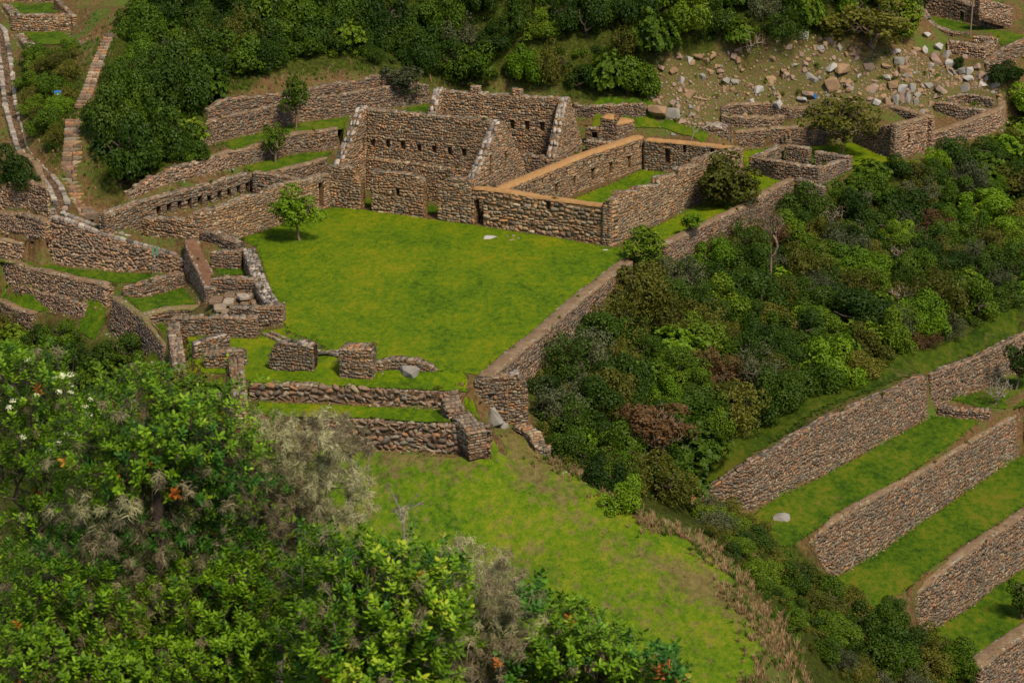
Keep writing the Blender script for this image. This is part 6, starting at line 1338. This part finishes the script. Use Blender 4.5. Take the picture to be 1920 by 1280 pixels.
bm = bmesh.new(); bmesh.ops.create_cone(bm, cap_ends=False, segments=20, radius1=.14, radius2=.19, depth=.36); bmesh.ops.translate(bm, vec=(0, 0, .16), verts=bm.verts); g_ = bmesh.ops.create_circle(bm, cap_ends=True, segments=20, radius=.14)
me = bpy.data.meshes.new('pail'); bm.to_mesh(me); bm.free(); me.materials.append(M['blue']); child('pail', me, e)
bm = bmesh.new(); bmesh.ops.create_cone(bm, cap_ends=False, segments=20, radius1=.205, radius2=.205, depth=.03); bmesh.ops.translate(bm, vec=(0, 0, .34), verts=bm.verts); me = bpy.data.meshes.new('rim'); bm.to_mesh(me); bm.free(); me.materials.append(M['blue']); child('rim', me, e)
for (x, y, ty, z, lb_, fx) in [(1294, 266, 238, None, 'pale forked dead branch standing behind the hall wall', 10), (1664, 292, 254, 0, 'pale forked prop leaning on the wall of the compound', 12)]:
    p = P(x, y, z) if z is not None else hit(x, y); hz = ztop(p.y, ty) - p.z; e = empty('forked_branch', tuple(p), lb_, 'dead branch')
    stick('limb', (0, 0, -.1), (.35, 0, hz * .62), .06, 'deadwood', e); stick('limb', (.35, 0, hz * .62), (.2, 0, hz), .045, 'deadwood', e); stick('limb', (.35, 0, hz * .62), (.85, 0, hz * .9), .045, 'deadwood', e)
    if fx == 12: stick('crossbar', (.1, -.02, hz * .98), (1.0, -.02, hz * .95), .045, 'deadwood', e)
p = hit(1522, 222); e = empty('wooden_post', tuple(p), 'thin pale post standing in front of the upper rubble wall', 'post'); stick('shaft', (0, 0, -.2), (.1, 0, ztop(p.y, 198) - p.z), .045, 'deadwood', e)
p = hit(1819, 68); e = empty('bare_pole', tuple(p), 'thin bare tree trunk rising from the enclosure lawn, top right', 'tree trunk'); hz = ztop(p.y, -20) - p.z; stick('shaft', (0, 0, -.2), (.1, 0, hz), .09, 'bark', e)
for (a, b_, lb_) in [((1300, 184), (1326, 190), 'weathered log lying on the slope left of the orange earth'), ((1434, 194), (1456, 194), 'short log laid along the top of the upper rubble wall')]:
    p, q_ = hit(*a), hit(*b_); e = empty('log', tuple(p), lb_, 'log'); stick('timber', (0, 0, .1), tuple(q_ - p + Vector((0, 0, .12))), .1, 'wood_pale', e)
# ------------------------------------------------------------------ shrubs close to the viewpoint
cR, cU, cF = Vector((1, 0, 0)), Vector((0, SP, CP)), Vector((0, CP, -SP))
def Q(px, py, dep): return Vector((0, 0, CAMZ)) + (cR * ((px - 960) / FPX) + cU * ((640 - py) / FPX) + cF) * dep
def leaf_blades(seed, n=10, L=.033, Wd=.0085, up=.55, stem=.045):
    """a twig end with its whorl of narrow leaves, pointing +z"""
    rs = random.Random(seed); V, F, T = [], [], []
    def tri(*a): F.append(a)
    base = rs.uniform(.15, .75)
    for i in range(n):
        z0 = stem * (i / n) ** 1.2; a = i * 2.4 + rs.uniform(-.3, .3); el = up * (.5 + .9 * i / n) + rs.uniform(-.2, .25); l = L * rs.uniform(.7, 1.2); w = Wd * rs.uniform(.8, 1.25)
        dr = np.array((math.cos(a) * math.cos(el), math.sin(a) * math.cos(el), math.sin(el))); sd = np.array((-math.sin(a), math.cos(a), 0)); nn = np.cross(dr, sd); c = np.array((0, 0, z0)); k = len(V)
        dv = np.array((0, 0, -.12 * l)); cup = -nn * w * .35
        V += [c, c + dr * l * .35 + sd * w * .8 + cup, c + dr * l * .4, c + dr * l * .35 - sd * w * .8 + cup, c + dr * l * .72 + sd * w * .75 + cup + dv * .4, c + dr * l * .75 + dv * .4, c + dr * l * .72 - sd * w * .75 + cup + dv * .4, c + dr * l + dv]
        F += [(k, k + 1, k + 2), (k, k + 2, k + 3), (k + 1, k + 4, k + 5), (k + 1, k + 5, k + 2), (k + 2, k + 5, k + 6), (k + 2, k + 6, k + 3), (k + 4, k + 7, k + 5), (k + 5, k + 7, k + 6)]
        tn = min(.99, max(0, base + rs.gauss(0, .18) + (.25 if rs.random() < .08 else 0))); T += [tn] * 8
    return np.array(V), np.array(F), np.array(T)
def beard(seed, n=60, R_=.024):
    """a tuft of hanging lichen strands"""
    rs = random.Random(seed); V, F, T = [], [], []
    for i in range(n):
        p = np.array([rs.gauss(0, 1) for _ in range(3)]) * R_ * .35; d = np.array([rs.gauss(0, 1), rs.gauss(0, 1), rs.gauss(-.5, .7)]); d /= np.linalg.norm(d); l = R_ * rs.uniform(.5, 1.5); sd = np.cross(d, [rs.random(), .3, .5]); sd = sd / np.linalg.norm(sd) * rs.uniform(.0007, .0017)
        k = len(V); q = p + d * l * .5 + np.array([rs.gauss(0, 1), rs.gauss(0, 1), rs.gauss(0, 1)]) * R_ * .14; r_ = q + d * l * .5 + np.array([rs.gauss(0, 1), rs.gauss(0, 1), -abs(rs.gauss(0, 1)) - .3]) * R_ * .3
        V += [p - sd, p + sd, q + sd, q - sd, r_]; F += [(k, k + 1, k + 2), (k, k + 2, k + 3), (k + 3, k + 2, k + 4)]; T += [rs.random()] * 3
    return np.array(V), np.array(F), np.array(T)
def floret(seed):
    rs = random.Random(seed); V, F, T = [], [], []
    for i in range(26):
        d = np.array([rs.gauss(0, 1), rs.gauss(0, 1), abs(rs.gauss(0, 1)) + .3]); d /= np.linalg.norm(d); c = d * rs.uniform(.012, .024); u = np.cross(d, [1, .2, 0]); u /= np.linalg.norm(u); v = np.cross(d, u); w = .0042; k = len(V)
        V += [c + u * w, c + v * w, c - u * w, c - v * w, c + d * w]; F += [(k, k + 1, k + 4), (k + 1, k + 2, k + 4), (k + 2, k + 3, k + 4), (k + 3, k, k + 4)]; T += [rs.random()] * 4
    return np.array(V), np.array(F), np.array(T)
KIT = {'leafy': [leaf_blades(500 + i, 11) for i in range(8)], 'broad': [leaf_blades(520 + i, 10, .036, .0105, .6, .045) for i in range(6)], 'sparse': [leaf_blades(540 + i, 5, .028, .008, .7, .045) for i in range(4)],
       'lichen': [beard(560 + i) for i in range(6)], 'flower': [floret(580 + i) for i in range(3)]}
PARTN = {'leafy': 'leafy_sprig', 'broad': 'leafy_sprig', 'sparse': 'leafy_sprig', 'lichen': 'lichen_tuft', 'flower': 'flower_head'}
REST = {'leafy': 'foliage', 'broad': 'foliage', 'sparse': 'foliage', 'lichen': 'lichen', 'flower': 'blossom'}
KME = {}
for k, L_ in KIT.items():
    for i, (V, F, T_) in enumerate(L_): KME[(k, i)] = mesh_np(PARTN[k], V, [F], [T_]); KME[(k, i)].materials.append(M['leaf_near'])
def orient(d, rg):
    z = Vector(d).normalized(); x = z.orthogonal().normalized(); x = Matrix.Rotation(rg.uniform(0, 6.28), 3, z) @ x; y = z.cross(x); return Matrix((x, y, z)).transposed()
def near_shrub(label, name, cat, root, depth, blobs, seed, stem='bark_dark', rroot=.028, rtip=.0022, first=(), scale=1.0, up=.6, limit=300, stray=0):
    """root: px of the stem's foot; blobs: (px, py, rx, ry, ddepth, count, kind, material, density shell)"""
    rg = random.Random(seed); rp = Q(root[0], root[1], depth); gz = ground(rp.x, rp.y); rp.z = gz
    e = empty(name, tuple(rp), label, cat); tips, meta = [], []
    for (px, py, rx, ry, dd, n, kind, mat) in blobs:
        for _ in range(n):
            while True:
                a, b_, c = rg.uniform(-1, 1), rg.uniform(-1, 1), rg.uniform(-1, 1); r2 = a * a + b_ * b_ + c * c
                if r2 < 1 and (r2 > .2 or rg.random() < .4): break
            ex = 1 + abs(rg.gauss(0, .16)); jj = ex + .45 * noise.noise(Vector((a * 1.8, b_ * 1.8, seed)))
            if noise.noise(Vector((a * 2.6, b_ * 2.6, c * 2.6 + seed * 3))) < -.22: continue
            if kind in ('leafy', 'broad') and rg.random() < .10: kd = ('twig', None)
            elif kind in ('leafy', 'broad') and rg.random() < .07: kd = ('lichen', 'lichen_grey')
            elif kind in ('leafy', 'broad') and rg.random() < .10: kd = (kind, 'leaf_near_dark')
            elif kind in ('leafy', 'broad') and rg.random() < .007: kd = (kind, 'leaf_rust')
            else: kd = (kind, mat)
            if kd[0] == 'twig': jj *= 1.12
            dz = (depth + dd + c * .45); w_ = Q(px + a * rx * jj, py + b_ * ry * jj, dz); tips.append(w_ - rp); meta.append(kd)
    order = sorted(range(len(tips)), key=lambda i: tips[i].length)
    tips = [tips[i] for i in order]; meta = [meta[i] for i in order]
    fr = [np.array(Q(x, y, depth + d_) - rp) for x, y, d_ in first]
    main = [t_ for i, t_ in enumerate(tips)]
    nodes, par, cnt = grow((0, 0, 0), [np.array(t_) for t_ in main], rg, .06, .30, fr, crownbase=True)
    me = tube_mesh('stem', nodes, par, cnt, rtip * .55, rroot, sides=5, pw=.72); me.materials.append(M[stem]); child('stem', me, e)
    sel = sorted(range(len(tips)), key=lambda i: rg.random()); joined = {}
    dirs = {}
    for k_, i in enumerate(sel):
        kind, mat = meta[i]
        if kind == 'twig': continue
        d = tips[i] - Vector(fr[-1] if fr else (0, 0, .5)); d = d.normalized() + Vector((rg.gauss(0, .35), rg.gauss(0, .35), up + rg.gauss(0, .3)))
        if kind == 'lichen': d = Vector((rg.gauss(0, .3), rg.gauss(0, .3), 1))
        R3 = orient(d, rg); vi = rg.randrange(len(KIT[kind])); sc = scale * rg.uniform(.75, 1.25) * (1.3 if kind == 'lichen' and rg.random() < .3 else 1)
        if k_ < limit:
            o = child(PARTN[kind], KME[(kind, vi)], e, M[mat]); o.matrix_local = Matrix.LocRotScale(tips[i], R3.to_quaternion(), Vector((sc, sc, sc)))
        else:
            joined.setdefault((kind, mat), []).append((tips[i], R3, vi, sc))
    for (kind, mat), L_ in joined.items():
        Vs, Fs, Ts, off = [], [], [], 0
        for p, R3, vi, sc in L_:
            V, F, T_ = KIT[kind][vi]; Vs.append(V @ (np.array(R3).T * sc) + np.array(p)); Fs.append(F + off); Ts.append(np.clip(T_ + rg.uniform(-.2, .2), 0, .99)); off += len(V)
        me = mesh_np(REST[kind], np.concatenate(Vs), [np.concatenate(Fs)], [np.concatenate(Ts)]); me.materials.append(M[mat]); o = child(REST[kind], me, e); o['kind'] = 'stuff'
    return e
M['leaf_rust'] = leaf_mat('leaf_rust', [(0, (.25, .06, .015)), (.5, (.38, .12, .02)), (1, (.45, .22, .03))], .5, .3, .2)
LN, LD = 'leaf_near', 'leaf_near_dark'
near_shrub('leafy shrub dotted with creamy flower heads, on the left edge of the picture', 'flowering_shrub', 'shrub', (40, 1750), 13.5,
  [(50, 760, 110, 110, 0, 543, 'leafy', LN), (150, 850, 130, 110, 0, 597, 'leafy', LN), (40, 960, 120, 150, .2, 597, 'leafy', LN), (20, 690, 50, 40, 0, 108, 'leafy', LN), (50, 720, 90, 60, -.3, 16, 'flower', 'petal'), (90, 790, 120, 60, -.4, 12, 'flower', 'petal'), (130, 740, 60, 40, -.3, 5, 'flower', 'petal'), (150, 920, 90, 110, .4, 40, 'lichen', 'lichen_grey')], 1, first=[(45, 1400, 0), (55, 1100, 0)])
near_shrub('tall gnarled shrub with a dark crooked trunk, green top and hanging grey lichen', 'gnarled_shrub', 'shrub', (300, 1900), 12.0,
  [(300, 800, 150, 100, 0, 761, 'leafy', LN), (430, 760, 70, 70, 0, 60, 'sparse', LN), (200, 870, 120, 80, .1, 435, 'leafy', LN), (370, 880, 120, 80, .2, 435, 'leafy', LD), (445, 830, 60, 60, .1, 90, 'sparse', LN), (230, 1030, 90, 70, .1, 170, 'lichen', 'lichen_grey'), (190, 950, 110, 40, .1, 90, 'lichen', 'lichen'), (330, 900, 120, 80, .1, 150, 'lichen', 'lichen_grey'), (300, 1000, 120, 60, .2, 217, 'leafy', LD)], 2,
  first=[(292, 1400, 0), (296, 1200, 0), (290, 1110, .05), (301, 1030, 0), (296, 950, 0), (300, 880, 0)], rroot=.036)
near_shrub('grey bushy shrub bristling with pale beard lichen in front of the long wall', 'lichen_shrub', 'shrub', (525, 1900), 12.6,
  [(555, 850, 105, 70, 0, 330, 'lichen', 'lichen'), (500, 900, 80, 90, 0, 170, 'lichen', 'lichen_grey'), (625, 925, 66, 62, 0, 200, 'lichen', 'lichen'), (500, 840, 80, 50, .1, 50, 'sparse', 'leaf_near'), (530, 970, 90, 60, 0, 200, 'lichen', 'lichen_grey'), (600, 830, 90, 50, 0, 90, 'lichen', 'lichen_grey'), (470, 970, 60, 60, 0, 50, 'sparse', LN), (540, 1040, 60, 50, 0, 60, 'lichen', 'lichen_grey')], 3,
  first=[(528, 1450, 0), (522, 1200, 0), (526, 1120, 0), (520, 1050, 0), (525, 980, 0)], stem='twig', rroot=.026, scale=.95)
near_shrub('low leafy shrub filling the bottom left corner', 'leafy_shrub', 'shrub', (120, 1800), 11.5,
  [(80, 1120, 130, 80, .3, 597, 'leafy', LN), (60, 1240, 120, 80, 0, 543, 'leafy', LN), (200, 1180, 110, 90, .3, 543, 'leafy', LN), (150, 1060, 120, 60, .6, 326, 'leafy', LD), (230, 1270, 110, 50, 0, 362, 'leafy', LN), (180, 1100, 120, 90, .5, 60, 'lichen', 'lichen_grey')], 4, first=[(118, 1500, 0), (115, 1330, 0)])
near_shrub('broad leafy shrub at the foot of the lichen shrub, bottom centre left', 'leafy_shrub', 'shrub', (420, 1800), 11.8,
  [(380, 1150, 110, 90, .2, 597, 'leafy', LN), (340, 1250, 120, 60, 0, 471, 'leafy', LN), (480, 1120, 110, 80, .3, 597, 'leafy', LN), (490, 1240, 130, 70, 0, 652, 'leafy', LN), (420, 1040, 90, 60, .6, 307, 'leafy', LD), (430, 1080, 110, 60, .4, 50, 'lichen', 'lichen_grey')], 5, first=[(415, 1550, 0), (420, 1350, 0)])
near_shrub('vigorous bright shrub with narrow upright leaves, bottom centre', 'leafy_shrub', 'shrub', (700, 1850), 11.0,
  [(640, 1070, 100, 60, .2, 488, 'leafy', LN), (740, 1090, 100, 60, .1, 525, 'broad', LN), (640, 1180, 110, 90, 0, 616, 'leafy', LN), (770, 1170, 110, 80, 0, 616, 'broad', LN), (830, 1100, 60, 60, .2, 198, 'broad', LN), (700, 1260, 150, 50, 0, 507, 'broad', LN), (600, 1000, 50, 25, .3, 24, 'sparse', LD), (790, 1020, 60, 30, .3, 30, 'sparse', LD)], 6, first=[(695, 1550, 0), (700, 1350, 0)], stem='twig')
near_shrub('half bare shrub with whitish twigs and grey lichen, right of the bright one', 'bare_shrub', 'shrub', (920, 1800), 11.6,
  [(880, 1060, 50, 55, 0, 60, 'lichen', 'lichen'), (950, 1110, 60, 60, 0, 80, 'lichen', 'lichen_grey'), (900, 1160, 70, 60, 0, 110, 'lichen', 'lichen'), (930, 1230, 110, 60, 0, 210, 'lichen', 'lichen_grey'), (990, 1180, 60, 50, 0, 30, 'lichen', 'lichen'), (870, 1210, 90, 60, .2, 198, 'leafy', LN), (985, 1130, 38, 45, .1, 72, 'broad', LD), (960, 1260, 90, 40, 0, 145, 'leafy', LD)], 7, first=[(915, 1500, 0), (905, 1320, 0)], stem='deadwood', rroot=.02)
near_shrub('green shrub of soft leaves at the bottom edge, below the middle of the field', 'leafy_shrub', 'shrub', (1080, 1800), 11.5,
  [(1080, 1180, 55, 50, .1, 162, 'leafy', LN), (1060, 1240, 90, 45, 0, 416, 'leafy', LN), (1150, 1250, 70, 40, 0, 290, 'leafy', LN), (1120, 1200, 60, 40, 0, 126, 'leafy', LN), (1035, 1160, 25, 25, 0, 8, 'sparse', LD), (1190, 1270, 60, 25, 0, 108, 'leafy', LN)], 8, first=[(1078, 1500, 0), (1080, 1340, 0)])
near_shrub('single dark glossy sprig standing alone at the bottom edge right of centre', 'young_shrub', 'shrub', (1255, 1700), 11.2,
  [(1243, 1232, 22, 24, 0, 38, 'broad', LD), (1258, 1268, 24, 20, 0, 36, 'broad', LD)], 9, first=[(1254, 1450, 0), (1252, 1310, 0)], rroot=.009, stem='redstem')
near_shrub('thin bare lichen twig rising above the bright shrub into the field', 'bare_twig', 'shrub', (757, 1800), 11.3,
  [(757, 962, 12, 14, 0, 9, 'lichen', 'lichen'), (738, 935, 22, 22, 0, 5, 'lichen', 'lichen_grey'), (780, 945, 22, 18, 0, 4, 'lichen', 'lichen_grey')], 10, first=[(758, 1400, 0), (759, 1100, 0), (757, 1040, 0), (757, 980, 0)], rroot=.006, stem='twig', scale=.5)

# ------------------------------------------------------------------ tell look-alikes apart
ORD = ['first', 'second', 'third', 'fourth', 'fifth', 'sixth', 'seventh', 'eighth', 'ninth', 'tenth', 'eleventh', 'twelfth', 'thirteenth', 'fourteenth', 'fifteenth', 'sixteenth']
NUM = ['zero', 'one', 'two', 'three', 'four', 'five', 'six', 'seven', 'eight', 'nine', 'ten', 'eleven', 'twelve', 'thirteen', 'fourteen', 'fifteen', 'sixteen']
same = {}
for o in COL.objects:
    if o.parent is None and o.get('group') and o.get('label'): same.setdefault(o['label'], []).append(o)
for lab, L_ in same.items():
    if len(L_) < 2 or len(L_) > 16: continue
    L_.sort(key=lambda o: proj(o.location)[0])
    for i, o in enumerate(L_):
        new = '%s, %s' % (lab, ('left one', 'right one')[i] if len(L_) == 2 else ORD[i] + ' from left')
        if len(new.split()) <= 16: o['label'] = new
